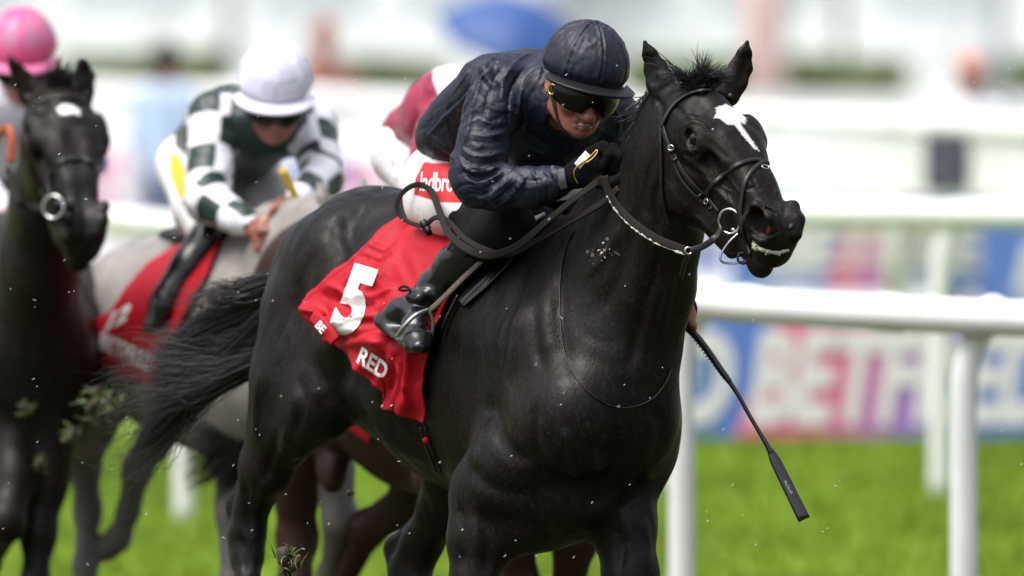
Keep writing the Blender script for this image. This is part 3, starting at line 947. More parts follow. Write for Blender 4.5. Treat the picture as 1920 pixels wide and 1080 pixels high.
# the rein on the near side, foam along its lower edge
near = [(1133, 330, -.18), (1140, 358, -.185), (1158, 388, -.20), (1188, 418, -.24), (1232, 448, -.33), (1288, 470, -.44)]
nrm = unit((-.35, -.9, .1))
b = MB(); b.strap([M(*q) for q in near], .020, .0035, nrm, 8)
RN = b.build('rein', MT['rein'], BH)
b = MB()
rnd = random.Random(4)
P = catmull([M(x - 3, y + 8, dz - .004) for (x, y, dz) in near[1:]], 26)
rad = .0004 + .0030 * np.clip(fbm(np.c_[np.arange(len(P)) * .33, np.zeros((len(P), 2))], 6, 2) - .36, 0, 1) * 2.2
P = P + np.c_[np.zeros(len(P)), np.full(len(P), -.003), (fbm(np.c_[np.arange(len(P)) * .5, np.ones((len(P), 2))], 7, 2) - .5) * .004]
b.tube(P, rad, 7)
b.build('foam', MT['foam'], RN)
b = MB(); b.torus(M(1291, 470, -.445), .0085, .0022, (.2, -1, 0), seg=20)
b.build('ring', MT['steel'], RN)
b = MB(); b.strap([M(1293, 470, -.44), M(1318, 462, -.46), M(1340, 446, -.48), M(1352, 428, d_)], .016, .005, nrm, 6)
b.build('billet', MT['leather'], RN)
b = MB(); b.strap([M(1290, 478, -.44), M(1283, 495, -.40), M(1276, 520, -.33)], .014, .004, nrm, 6)
b.build('martingale_strap', MT['leather'], RN)
# neck cord lying over the chest
b = MB()
cp = []
for q in [(1078, 432), (1060, 470), (1052, 520), (1050, 570), (1052, 620), (1060, 665), (1078, 705), (1108, 740), (1148, 762), (1190, 762), (1225, 745), (1248, 715), (1258, 690)]:
    p, n = on(q[0], q[1], .003)
    if p is not None: cp.append(p)
b.tube(cp, .0021, 6, m=6)
b.build('neck_cord', MT['leather'], BH)
# froth in the mouth
b = MB(); rnd = random.Random(8)
fp = [(1414, 458), (1420, 463), (1430, 468), (1442, 472), (1455, 474), (1468, 472), (1478, 469)]
fr = [.007, .0072, .0055, .0045, .0045, .0045, .004]
fpr = []
for (x, y), r in zip(fp, fr):
    p, n = on(x, y, .0)
    if p is None: p = M(x, y, -.56)
    fpr.append((p, r))
pr_f = [Prim(fpr[i][0], fpr[i + 1][0], fpr[i][1] * .9, fpr[i + 1][1] * .9, k=.006) for i in range(len(fpr) - 1)]
for i in range(26):
    j = rnd.randrange(len(fpr)); p, r = fpr[j]
    q = p + np.array((rnd.uniform(-.011, .011), rnd.uniform(-.008, .004), rnd.uniform(-.009, .009)))
    pr_f.append(ell(q, (1, 0, 0), UP, (r * rnd.uniform(.3, .7),) * 3, .004))
Vf, Ff = sdf_mesh(pr_f, .0028)
mesh_obj('froth', Vf, Ff, MT['foam'], BH)
# ---- hair: forelock, mane, tail
rs = np.random.RandomState(11)
roots, dirs = [], []
b = MB()
for c_ in range(26):
    t = (c_ + .5) / 26 + rs.randn() * .03
    base_ = HB(-.045 + .088 * t, -.125 + rs.randn() * .012, -.050)
    d0 = unit((-.15 + 1.1 * (t - .5) + rs.randn() * .22, -.15 + rs.randn() * .3, 1.0))
    bend = np.array(((.9 if t > .35 else -.8) * rs.rand() * 1.5 - .2, rs.randn() * .4, -rs.rand() * 1.4))
    n_ = rs.randint(10, 22)
    roots = [base_ + rs.randn(3) * .0045 for _ in range(n_)]
    dirs = [unit(d0 + rs.randn(3) * .10) for _ in range(n_)]
    v_, f_ = strands(roots, dirs, .070 + .050 * rs.rand() * (1.25 - t), .0024, .25, 100 + c_, grav=.1, seg=10, wob=.22, lenvar=.45, flow=lambda p, bend=bend: bend)
    b.add(v_, f_)
for i in range(160):      # short hair filling the roots
    pass
roots = [HB(-.045 + .088 * rs.rand(), -.122 + rs.randn() * .013, -.052) for i in range(240)]
v_, f_ = strands(roots, [unit((rs.randn() * .35, -.5 + rs.randn() * .2, .8)) for _ in roots], .050, .0032, .5, 77, grav=.5, seg=6, wob=.3)
b.add(v_, f_)
b.build('forelock', MT['hair'], BH)
roots, dirs = [], []
crest = catmull([M(1222, 165, -.16), M(1214, 200, -.14), M(1206, 245, -.09), M(1190, 290, -.03), M(1145, 360, .06), M(1090, 410, .15)], 10)
for i in range(620):
    j = rs.randint(0, len(crest) - 1)
    p = crest[j] + (crest[j + 1] - crest[j]) * rs.rand() + rs.randn(3) * np.array((.005, .012, .006))
    roots.append(p)
    dirs.append(unit(np.array((-.15, .35, -.75)) + rs.randn(3) * .28))
Vh, Fh = strands(roots, dirs, .12, .0032, .7, 5, grav=.5, seg=8, wob=.4, lenvar=.6)
mesh_obj('mane', Vh, Fh, MT['hair'], BH)
# tail: flies out to the left behind the quarters in two locks
roots, dirs, lens = [], [], []
tr = np.random.RandomState(21)
def tail_lock(path, n, spread0, spread1, w, seed, wild=.02):
    P = catmull([M(*q) for q in path], 8)
    out = MB(); r = np.random.RandomState(seed)
    VV, FF, base = [], [], 0
    T = np.linspace(0, 1, len(P))
    for i in range(n):
        a = r.rand() * 2 * math.pi; rad = math.sqrt(r.rand())
        start = r.rand() ** 2 * .25; end = min(1, .45 + .6 * r.rand())
        ns = 12
        tt = np.linspace(start, end, ns)
        c = np.stack([np.interp(tt, T, P[:, k]) for k in range(3)], 1)
        sp = spread0 + (spread1 - spread0) * tt ** 1.1
        ph = r.rand(3) * 6; am = wild * r.rand()
        off = np.stack((np.full(ns, .25 * math.cos(a) * rad), .55 * np.full(ns, math.cos(a) * rad), np.full(ns, math.sin(a) * rad)), 1) * sp[:, None]
        wv = np.stack([np.sin(tt * (5 + 4 * r.rand()) + ph[k]) for k in range(3)], 1) * am * tt[:, None] ** 1.5
        pts = c + off + wv + r.randn(ns, 3) * .0012
        Tn = np.gradient(pts, axis=0)
        u = unit(np.cross(Tn[0], (0.3, 0.2, 1.0)))
        ww = w * (.4 + r.rand())
        for j in range(ns):
            t_ = unit(Tn[j]); u = unit(u - t_ * (u @ t_)); v = np.cross(t_, u)
            rr = ww * .5 * max(.12, 1 - (j / (ns - 1)) ** 2.5)
            for q in range(3):
                an = 2 * math.pi * q / 3
                VV.append(pts[j] + rr * (math.cos(an) * u + math.sin(an) * v))
        for j in range(ns - 1):
            for q in range(3):
                FF.append((base + j * 3 + q, base + j * 3 + (q + 1) % 3, base + (j + 1) * 3 + (q + 1) % 3, base + (j + 1) * 3 + q))
        base += ns * 3
    return np.array(VV), FF
tails = MB()
for args in (([(560, 545, 1.50), (500, 575, 1.56), (440, 605, 1.60), (375, 640, 1.65), (320, 690, 1.70), (285, 750, 1.74)], 1300, .06, .085, .0036, 31, .03),
             ([(560, 580, 1.48), (490, 640, 1.54), (430, 690, 1.58), (370, 730, 1.62), (300, 790, 1.66), (240, 870, 1.70)], 950, .06, .035, .0034, 32, .035),
             ([(550, 600, 1.48), (480, 660, 1.54), (420, 650, 1.6), (350, 660, 1.66), (300, 640, 1.7)], 700, .07, .05, .0036, 33, .02),
             ([(540, 640, 1.46), (460, 685, 1.52), (380, 715, 1.58), (300, 730, 1.64), (200, 720, 1.7)], 420, .03, .095, .0022, 34, .08),
             ([(540, 520, 1.5), (470, 548, 1.54), (400, 560, 1.58), (330, 572, 1.62)], 340, .045, .04, .0024, 35, .05),
             ([(500, 600, 1.5), (420, 680, 1.58), (340, 760, 1.66), (270, 830, 1.72), (190, 860, 1.78)], 320, .05, .10, .0022, 36, .09),
             ([(500, 640, 1.5), (430, 660, 1.58), (350, 670, 1.66), (260, 700, 1.7), (180, 760, 1.74)], 260, .05, .11, .0022, 37, .10)):
    v_, f_ = tail_lock(*args)
    tails.add(v_, f_)
tails.build('tail', MT['hair'], BH)
# ------------------------------------------------------------ lettering laid on curved surfaces
def text_tris(txt, bold=0.0, maxlen=.12, width=1.0, shear=0.0, spacing=1.0):
    """letters one unit high as small triangles (2-D)"""
    cu = bpy.data.curves.new('letters', 'FONT')
    cu.body = txt; cu.size = 1.0; cu.offset = bold; cu.shear = shear; cu.space_character = spacing
    cu.resolution_u = 4
    o = bpy.data.objects.new('letters', cu); SC.collection.objects.link(o)
    dg = bpy.context.evaluated_depsgraph_get()
    me = bpy.data.meshes.new_from_object(o.evaluated_get(dg))
    bpy.data.objects.remove(o); bpy.data.curves.remove(cu)
    bm = bmesh.new(); bm.from_mesh(me); bpy.data.meshes.remove(me)
    for v in bm.verts: v.co.x *= width
    bmesh.ops.remove_doubles(bm, verts=bm.verts, dist=1e-4)
    bmesh.ops.triangulate(bm, faces=bm.faces)
    for it in range(5):
        ed = [e for e in bm.edges if e.calc_length() > maxlen]
        if not ed: break
        bmesh.ops.subdivide_edges(bm, edges=ed, cuts=1)
        bmesh.ops.triangulate(bm, faces=bm.faces)
    bm.verts.index_update()
    V = np.array([v.co[:2] for v in bm.verts]); F = [tuple(v.index for v in f.verts) for f in bm.faces]
    bm.free()
    return V, F

def poly_tris(poly, maxlen):
    bm = bmesh.new()
    vs = [bm.verts.new((p[0], p[1], 0)) for p in poly]
    bm.faces.new(vs)
    bmesh.ops.triangulate(bm, faces=bm.faces)
    for it in range(7):
        ed = [e for e in bm.edges if e.calc_length() > maxlen]
        if not ed: break
        bmesh.ops.subdivide_edges(bm, edges=ed, cuts=1)
        bmesh.ops.triangulate(bm, faces=bm.faces)
    bm.verts.index_update()
    V = np.array([v.co[:2] for v in bm.verts]); F = [tuple(v.index for v in f.verts) for f in bm.faces]
    bm.free()
    return V, F

LIFT = unit((-.30, -.90, .25))
def lay(bvh, V2, F2, fn, off):
    """drop flat 2-D shapes onto a surface; fn maps (x, y) to a photo pixel"""
    V = np.zeros((len(V2), 3)); ok = np.ones(len(V2), bool)
    for i, (x, y) in enumerate(V2):
        px, py = fn(x, y)
        p, n = hit(bvh, px, py, 0)
        if p is None: ok[i] = False
        else: V[i] = p + LIFT * off
    F = [f for f in F2 if all(ok[j] for j in f)]
    # triangles stretched over an edge of the surface are dropped
    F = [f for f in F if max(np.linalg.norm(V[f[0]] - V[f[1]]), np.linalg.norm(V[f[1]] - V[f[2]]), np.linalg.norm(V[f[2]] - V[f[0]])) < .06]
    return V, F

def affine(ox, oy, rx, ry, ux, uy):
    return lambda x, y: (ox + rx * x + ux * y, oy + ry * x + uy * y)

MT.update(
    redcloth=fabric('red_saddle_cloth', (0.37, 0.002, 0.012), rough=0.6, spec=.25, sheen=0, crease=0.35, cscale=22, cdist=0.006),
    white_ink=mat('white_print', (0.78, 0.76, 0.76), 0.6, var=0.04),
    navy=fabric('navy_silk', (0.0075, 0.0095, 0.024), rough=0.50, spec=0.36, crease=0.30, cscale=16, cdist=0.006, sheen=0.0),
    navycap=fabric('navy_cap_silk', (0.010, 0.011, 0.024), rough=0.50, spec=0.36, crease=0.35, cscale=34, cdist=0.004, sheen=0.0),
    white_bre=fabric('white_breeches', (0.74, 0.72, 0.73), rough=0.55, crease=0.35, cscale=40, cdist=0.003, att=[('panel', (0.55, 0.008, 0.012))]),
    blackcloth=fabric('black_cloth', (0.0045, 0.0045, 0.0055), rough=0.8, spec=0.15, sheen=0, crease=0.4),
    darkcollar=fabric('dark_collar', (0.010, 0.011, 0.018), rough=0.6),
)

def human_head_prims(c, f, u, l, k=1.0):
    def p(a, b, d): return np.asarray(c) + k * (a * l + b * f + d * u)
    S = lambda A, ra, B, rb, kk=.012: Prim(p(*A), p(*B), np.array(ra) * k if hasattr(ra, '__len__') else ra * k, np.array(rb) * k if hasattr(rb, '__len__') else rb * k, u, kk)
    pr = [ell(p(0, -.01, 0), f, u, (.098 * k, .078 * k, .098 * k), .02),
          ell(p(0, .015, -.075), f, u, (.078 * k, .064 * k, .075 * k), .03),
          S((0, .035, -.125), (.044, .038), (0, .062, -.150), (.026, .022), .025),      # jaw to chin
          S((0, .086, -.055), .010, (0, .108, -.104), .0135, .012),                     # nose
          ell(p(0, .112, -.106), f, u, (.014 * k, .0135 * k, .012 * k), .010)]
    for s in (-1, 1):
        pr += [S((s * .012, .100, -.110), .0085, (s * .018, .088, -.110), .006, .008),   # wings of the nose
               ell(p(s * .042, .066, -.090), f, u, (.026 * k, .026 * k, .024 * k), .015),  # cheek
               S((s * .03, .088, -.038), .012, (s * .055, .070, -.045), .010, .012),     # brow
               S((s * .055, .0, -.11), (.014, .024), (s * .028, .05, -.142), (.016, .018), .02),
               ell(p(s * .080, -.010, -.060), u, f, (.032 * k, .008 * k, .019 * k), .008),  # ear
               ell(p(s * .090, -.004, -.058), u, f, (.018 * k, .007 * k, .009 * k), .006, True)]
    pr += [S((-.022, .082, -.1255), .0045, (.022, .082, -.1255), .0045, .012),
           S((0, .086, -.125), .0052, (0, .087, -.125), .005, .012),
           S((-.018, .080, -.1395), .0055, (.018, .080, -.1395), .0055, .006),
           S((0, .085, -.140), .007, (0, .0855, -.140), .007, .006)]
    mouth = Prim(p(-.022, .094, -.1325), p(.022, .094, -.1325), (.012 * k, .0034 * k), (.012 * k, .0034 * k), u, .003, True)
    pr.append(mouth)
    return pr

def frame_of(f, u):
    f = unit(f); u = unit(np.asarray(u, float) - f * (np.asarray(u, float) @ f)); l = np.cross(f, u)
    if l[0] < 0: l = -l
    return f, u, l

def helmet(c, f, u, l, matl, parent, k=1.0, gores=8, seam=.0035, peak=True, peakmat=None, crinkle=.0016, r=(.107, .128, .112)):
    V, Fc = [], []
    nu, nv = 160, 60
    for j in range(nv + 1):
        th = math.radians(104) * j / nv
        for i in range(nu):
            a = 2 * math.pi * i / nu
            V.append((math.cos(a) * math.sin(th), math.sin(a) * math.sin(th), math.cos(th)))
    V = np.array(V)
    ang = np.arctan2(V[:, 1], V[:, 0]); w = math.pi * 2 / gores
    dsm = np.abs(((ang + w / 2) % w) - w / 2) * np.sqrt(V[:, 0] ** 2 + V[:, 1] ** 2)
    sc = 1 - .030 * np.exp(-(dsm / .022) ** 2) * (V[:, 2] < .96) + .018 * np.exp(-((dsm - .05) / .03) ** 2)
    sc += (fbm(V * np.array((7, 7, 7)), 4, 3) - .5) * .035 * crinkle / .0016 * np.exp(-(dsm / .16) ** 2)
    sc += (fbm(V * np.array((14, 14, 3)), 5, 2) - .5) * .02 * crinkle / .0016
    sc *= 1 - .05 * np.clip(-V[:, 2] - .05, 0, 1) / .2
    R = np.array(r) * k
    X = np.asarray(c) + (V[:, 0] * sc * R[0])[:, None] * l + (V[:, 1] * sc * R[1])[:, None] * f + (V[:, 2] * sc * R[2])[:, None] * u
    for j in range(nv):
        for i in range(nu):
            q = (j * nu + i, j * nu + (i + 1) % nu, (j + 1) * nu + (i + 1) % nu, (j + 1) * nu + i)
            Fc.append(q if j else q[1:] if False else q)
    pan = np.clip(np.minimum((dsm - .085) * .1, np.minimum(V[:, 2] - .28, .90 - V[:, 2]) * .1), -.01, .01)
    h = mesh_obj('helmet', X, Fc, matl, parent, attrs=dict(meshpanel=pan))
    m = h.modifiers.new('thickness', 'SOLIDIFY'); m.thickness = .004 * k; m.offset = -1
    b = MB(); b.ball(np.asarray(c) + u * (R[2] * 1.0), (.012 * k, .012 * k, .005 * k), l, u, 14, 8)
    b.build('button', matl, h)
    if peak:
        V, Fc = [], []
        n1, n2 = 40, 8
        for j in range(n2 + 1):
            for i in range(n1 + 1):
                a = math.radians(-72 + 144 * i / n1)
                e = (j / n2) * .048 * max(0.0, math.cos(a * 1.15)) ** .6 * k
                rr = np.array((R[0] * .99 * math.sin(a), R[1] * .99 * math.cos(a)))
                o = rr / np.linalg.norm(rr)
                q = rr + o * e
                V.append(np.asarray(c) + l * q[0] + f * q[1] + u * (-.026 * k - .010 * k * (j / n2) ** 1.5 + .010 * k * (1 - math.cos(a))* 0))
        for j in range(n2):
            for i in range(n1):
                Fc.append((j * (n1 + 1) + i, j * (n1 + 1) + i + 1, (j + 1) * (n1 + 1) + i + 1, (j + 1) * (n1 + 1) + i))
        p = mesh_obj('peak', V, Fc, peakmat or matl, h)
        m = p.modifiers.new('thickness', 'SOLIDIFY'); m.thickness = .006 * k; m.offset = 0
    return h

def goggles(c, f, u, l, parent, k=1.0, matl=None):
    V, Fc = [], []
    n1, n2 = 60, 12
    for j in range(n2 + 1):
        for i in range(n1 + 1):
            ad = -66 + 132 * i / n1; a = math.radians(ad)
            bot = -.094 - .006 * math.cos(a) + .024 * math.exp(-(ad / 13) ** 2) + .014 * (abs(ad) / 66) ** 3
            top = -.036
            h = top + (bot - top) * j / n2
            bulge = .006 * math.sin(math.pi * j / n2)
            V.append(np.asarray(c) + k * (l * (.0865 + bulge) * math.sin(a) + f * ((.112 + bulge) * math.cos(a) + .004) + u * h))
    for j in range(n2):
        for i in range(n1):
            Fc.append((j * (n1 + 1) + i, j * (n1 + 1) + i + 1, (j + 1) * (n1 + 1) + i + 1, (j + 1) * (n1 + 1) + i))
    g = mesh_obj('goggles', V, Fc, matl or MT['lens'], parent)
    m = g.modifiers.new('thickness', 'SOLIDIFY'); m.thickness = .004 * k; m.offset = -1
    return g

# ------------------------------------------------------------ the rider in navy
JK = thing('person', 'jockey in navy silks and cap crouched over the neck of the black horse in front', 'jockey', tuple(M(900, 480, .5)))
hf, hu, hlat = frame_of((.28, -.93, -.22), (.22, -.16, .96))
HC = M(1098, 123, .05)
sh_n, sh_f = M(935, 168, .16), M(1140, 208, .34)
el_n, wr_n = M(899, 350, .06), M(1066, 336, -.03)
body_pr = human_head_prims(HC, hf, hu, hlat)
body_pr += [Prim(HC + hu * -.10 + hf * -.03, M(1035, 205, .22), .055, .065, k=.03)]
body_pr += chain([(M(878, 275, .66), (.10, .07)), (M(925, 235, .5), (.11, .085)), (M(985, 205, .34), (.13, .09)), (M(1040, 195, .23), (.13, .08))], (0, 0, 1), .04)
body_pr += chain([(sh_n, .045), (el_n, .038), (M(1000, 350, .02), .032), (wr_n, .023), (M(1085, 326, -.05), .022)], k=.02)
body_pr += chain([(sh_f, .045), (M(1190, 370, .36), .036), (M(1262, 520, .28), .028), (M(1288, 575, .25), .022)], k=.02)
body_pr += chain([(M(845, 345, .64), .07), (M(900, 392, .42), .062), (M(950, 425, .21), .048), (M(850, 500, .35), .042), (M(798, 560, .41), .03)], k=.02)
body_pr += chain([(M(960, 330, .74), .07), (M(1060, 385, .48), .05), (M(1010, 500, .75), .04), (M(980, 560, .85), .03)], k=.02)
# bare fingertips of the whip hand
wh = M(1290, 596, .24)
for i, (dx, dy, dz, L, a) in enumerate(((-6, -8, .01, .030, .1), (-9, 2, .01, .032, .0), (-9, 11, .012, .030, -.1), (-7, 19, .015, .024, -.2))):
    p0 = M(1284 + dx, 588 + dy, .26 + dz); p1 = M(1296 + dx * .2, 586 + dy, .215); p2 = M(1300 + dx * .1, 594 + dy, .225); p3 = M(1294, 600 + dy, .24)
    body_pr += chain([(p0, .010), (p1, .0095), (p2, .0085), (p3, .0075)], k=.004)
body_pr += chain([(M(1286, 590, .24), .011), (M(1295, 600, .215), .0095), (M(1301, 612, .215), .0085), (M(1302, 622, .22), .007)], k=.004)
Vj, Fj = sdf_mesh(body_pr, .010, refine=[(HC - hu * .07, .16), (HC - hu * .09 + hf * .03, .125)])
BJ = mesh_obj('body', Vj, Fj, MT['skin'], JK)
b = MB(); b.box(HC + hf * .0865 - hu * .1315, .014, .003, .0035, hlat, hu, .001)
b.build('teeth', mat('teeth', (.55, .50, .42), .3), JK)
helmet(HC, hf, hu, hlat, MT['navycap'], JK, crinkle=.0028, peakmat=mat('black_peak', (0.006, 0.006, 0.008), 0.45, spec=.3))
g = goggles(HC, hf, hu, hlat, JK)
b = MB()
lc = HC + hlat * (-.0845) + hf * .045 + hu * (-.064)
b.torus(lc + (-hlat * .9 + hf * .4) * .004, .0125, .0022, unit(-hlat * .9 + hf * .45), ref=tuple(hu), seg=28)
b.build('gold_ring', MT['brass'], g)
def on_gog(x, y):
    a = x / .115
    return HC + hlat * .0935 * math.sin(a) + hf * (.1195 * math.cos(a) + .004) + hu * y
V2, F2 = text_tris('CSO', bold=.0, maxlen=.2, width=1.2)
b = MB()
Vt = np.array([on_gog(.030 + x * .0115, -.060 + y * .0115) for x, y in V2])
b.add(Vt, F2); b.build('lettering', mat('grey_print', (.10, .10, .10), .5), g)
b = MB()   # chin strap
b.strap([HC - hlat * .083 - hf * .005 - hu * .03, HC - hlat * .074 + hf * .022 - hu * .09, HC - hlat * .045 + hf * .05 - hu * .155, HC + hf * .055 - hu * .178], .012, .003, [-hlat, -hlat, unit(-hlat - hu), -hu], 6)
b.build('chin_strap', MT['strapm'], JK)

# jacket: loose silk over the back, with folds running from the shoulder and round the bent elbow
jp = chain([(M(868, 258, .66), (.115, .080)), (M(892, 246, .58), (.125, .098)), (M(930, 222, .49), (.135, .112)), (M(985, 190, .34), (.150, .120)), (M(1045, 182, .22), (.145, .105))], (0, 0, 1), .05)
jp += [Prim(M(822, 258, .62), M(905, 150, .32), (.048, .05), (.055, .05), (0, 0, 1), .05)]
jp += [ell(M(1040, 240, .26), (1, 0, 0), UP, (.115, .10, .09), .05)]
jp += [ell(M(1010, 270, .30), (1, 0, 0), UP, (.10, .10, .07), .05)]
jp += chain([(M(960, 150, .24), .060), (M(936, 165, .17), .066), (M(920, 215, .12), .066), (M(906, 275, .09), .0635), (M(899, 318, .07), .062), (M(898, 340, .06), .060)], k=.025)
jp += chain([(M(898, 344, .06), (.058, .060)), (M(940, 352, .045), .055), (M(1000, 351, .02), .049), (M(1040, 341, -.01), .038), (M(1058, 337, -.02), .030)], k=.02)
jp += [ell(M(872, 318, .08), (0, 0, 1), (1, 0, 0), (.045, .03, .035), .03)]
jp += chain([(M(1120, 185, .30), .062), (M(1142, 205, .32), .058), (M(1150, 290, .34), .052), (M(1190, 372, .36), .048), (M(1240, 480, .30), .040), (M(1272, 545, .26), .032)], k=.03)
jp += [Prim(M(1075, 195, .20), HC - hu * .12 - hf * .035, .07, .066, k=.03)]          # collar
jp += [Prim(HC - hu * .155 - hf * .02, HC - hu * .115 - hf * .05, .055, .055, k=.01, neg=True)]
# folds, each a soft ridge
rj = np.random.RandomState(5)
def ridge(pts, r, k=.012):
    return chain([(M(*p), rr) for p, rr in zip(pts, r)], k=k)
for pts in ([(905, 128, .13), (925, 160, .085), (955, 190, .08)], [(890, 190, .10), (915, 222, .05), (950, 236, .075)], [(870, 260, .09), (898, 280, .025), (942, 286, .045)],
            [(862, 300, .06), (890, 318, .0), (938, 318, .01)], [(866, 345, .05), (905, 352, -.005), (935, 330, .0)], [(880, 380, .05), (925, 372, -.01), (960, 340, -.01)],
            [(950, 318, .02), (975, 340, -.025), (985, 370, -.01)], [(1020, 318, .0), (1025, 345, -.04), (1020, 368, -.02)],
            [(800, 262, .56), (850, 215, .45), (900, 165, .26)], [(815, 285, .58), (855, 245, .46), (885, 215, .32)],
            [(935, 108, .25), (965, 112, .22), (1000, 140, .2)], [(955, 150, .12), (975, 190, .15), (980, 250, .2)]):
    jp += [Prim(np.asarray(M(*pts[i])), np.asarray(M(*pts[i + 1])), .006 + .003 * (i == 0), .0075 - .003 * (i == 1), k=.014) for i in range(2)]
Vc, Fc = sdf_mesh(jp, .0085, refine=[(M(960, 240, .2), 1.2)], iters=2)
Nc = vnormals(Vc, Fc)
q = Vc.copy()
# diagonal fold relief
w1 = fbm(np.stack((q[:, 0] * 11 + q[:, 2] * 15, q[:, 1] * 6, q[:, 2] * 4 - q[:, 0] * 3), 1), 12, 2)
w2 = fbm(np.stack((q[:, 0] * 10 - q[:, 2] * 38, q[:, 1] * 16, q[:, 2] * 8 + q[:, 0] * 8), 1), 17, 2)
Vc = Vc + Nc * (((1 - np.abs(w1 - .5) * 7).clip(-.6, 1)) * .0026)[:, None]
jl = []
rr = np.random.RandomState(2)
for pts, w, a in [
    ([(930, 118), (905, 150), (890, 195), (880, 240), (866, 290)], 5, .009), ([(945, 122), (925, 150), (912, 190), (905, 230)], 4, -.006),
    ([(905, 140), (880, 175), (850, 205), (815, 245)], 5, .007), ([(890, 150), (862, 185), (830, 215)], 4, -.006), ([(960, 102), (925, 112), (895, 140)], 4, .006),
    ([(896, 168), (872, 200), (855, 240), (850, 275)], 4, -.007), ([(800, 250), (830, 268), (850, 290)], 4, .006), ([(795, 262), (822, 282), (846, 300)], 3.5, -.006),
    ([(835, 200), (840, 235), (846, 270)], 3, .005), ([(858, 182), (866, 214), (866, 244)], 3, -.004),
    ([(1000, 100), (975, 112), (955, 130), (940, 150)], 4, .007), ([(1010, 112), (985, 126), (965, 150)], 4, -.006), ([(1012, 130), (990, 150), (975, 185), (968, 220)], 4, .007),
    ([(1005, 160), (990, 190), (985, 225)], 3.5, -.007), ([(985, 130), (960, 165), (955, 210), (958, 250)], 4.5, -.009), ([(970, 120), (945, 150), (942, 190)], 3.5, .005),
    ([(895, 222), (920, 232), (948, 226)], 3, .005), ([(890, 232), (918, 243), (948, 238)], 3, -.005), ([(884, 252), (915, 256), (950, 248)], 3, .004), ([(880, 262), (912, 268), (948, 262)], 2.6, -.004),
    ([(864, 276), (885, 292), (915, 294), (948, 282)], 3.4, .007), ([(860, 288), (884, 305), (918, 306), (950, 296)], 3.2, -.008), ([(860, 300), (882, 320), (912, 322), (944, 308)], 3.4, .008),
    ([(866, 318), (888, 334), (915, 332), (940, 318)], 3, -.008), ([(872, 335), (896, 344), (920, 336), (944, 322)], 3, .007), ([(876, 352), (900, 356), (926, 344), (950, 326)], 3, -.006),
    ([(885, 372), (912, 370), (938, 352), (962, 330)], 3, .007), ([(900, 384), (926, 378), (952, 358), (975, 334)], 3, -.006), ([(930, 386), (952, 374), (972, 352), (990, 326)], 3, .005), ([(950, 388), (972, 374), (990, 350)], 2.6, -.004),
    ([(990, 316), (1004, 330), (1012, 352), (1010, 380)], 3, .005), ([(1012, 318), (1024, 336), (1030, 358)], 2.6, -.005), ([(1022, 320), (1034, 335), (1040, 352)], 2.6, .005), ([(1036, 322), (1046, 336), (1048, 352)], 2.2, -.004),
    ([(960, 330), (990, 338), (1020, 336)], 2.6, -.004), ([(955, 344), (985, 352), (1015, 350)], 2.6, .004), ([(925, 130), (948, 140), (962, 160)], 3, -.004), ([(905, 175), (925, 190), (946, 192)], 3, -.004), ([(908, 196), (928, 206), (950, 206)], 2.6, .004),
    ([(990, 240), (1010, 262), (1030, 275)], 4, -.006), ([(980, 260), (1002, 282), (1030, 292)], 4, .005), ([(1150, 200), (1160, 225), (1158, 260)], 3, .005), ([(1165, 200), (1170, 230), (1168, 262)], 3, -.004), ([(1040, 225), (1055, 260), (1075, 285)], 4, -.005),
    ([(842, 215), (820, 235), (800, 262)], 2.4, .004), ([(882, 128), (868, 150), (848, 176)], 2.4, .004), ([(812, 268), (838, 282), (850, 300)], 2.4, .004)]:
    jl.append((pts, w, a))
jl = [(p_, w_, a_ * 1.15) for p_, w_, a_ in jl]
def flow_dir(x, y):
    if x > 955 and y > 300: return unit((.25, 1.0))                 # forearm: across the sleeve
    if 850 < x < 965 and y > 210: return unit((1.0, -.12 + (y - 300) * .002))   # upper arm and elbow
    if x < 900: return unit((-.62, .8))                               # flank
    return unit((-.35, 1.0))
for i in range(190):
    x, y = rr.uniform(790, 1060), rr.uniform(100, 392)
    if (x - 790) + (y - 100) < 140 or (x < 850 and y > 300) or (x > 960 and 240 < y < 312): continue
    d = flow_dir(x, y); d = unit(np.r_[d, 0] + np.array((rr.randn() * .35, rr.randn() * .35, 0)))[:2]
    L = rr.uniform(10, 34); cv = rr.randn() * .25 * L
    n_ = np.array((-d[1], d[0]))
    c_ = np.array((x, y))
    jl.append(([tuple(c_ - d * L), tuple(c_ + n_ * cv), tuple(c_ + d * L)], rr.uniform(1.8, 3.4), rr.choice([-1, 1]) * rr.uniform(.0014, .0034)))
Vc = relief(Vc, vnormals(Vc, Fc), jl, face=.0, sharp=True)
jacket = mesh_obj('jacket', Vc, Fc, MT['navy'], JK)
JV = bvh_of(Vc, Fc)
# breeches
bp = [ell(M(880, 330, .66), SIDE, UP, (.15, .12, .11), .05)]
bp += chain([(M(838, 342, .65), (.092, .092)), (M(860, 365, .56), (.088, .088)), (M(905, 393, .41), (.078, .076)), (M(948, 424, .23), (.056, .056))], k=.04)
bp += chain([(M(800, 330, .66), .05), (M(806, 385, .64), .05), (M(838, 400, .56), .05)], k=.05)
bp += chain([(M(950, 330, .78), .085), (M(1010, 352, .60), .072), (M(1050, 362, .46), .058)], k=.04)
Vb, Fb = sdf_mesh(bp, .008)
Nb = vnormals(Vb, Fb)
wv = fbm(np.stack((Vb[:, 0] * 60, Vb[:, 1] * 30, Vb[:, 2] * 9), 1), 8, 2)
low = np.clip((project(Vb)[:, 1] - 350) / 50, 0, 1)
Vb = Vb + Nb * ((wv - .5) * .006 * low)[:, None]
pix = project(Vb)
panel = poly_sd(pix, [(795, 303), (812, 306), (840, 305), (880, 303), (905, 392), (870, 381), (822, 379), (776, 365), (779, 335)]) * .00132
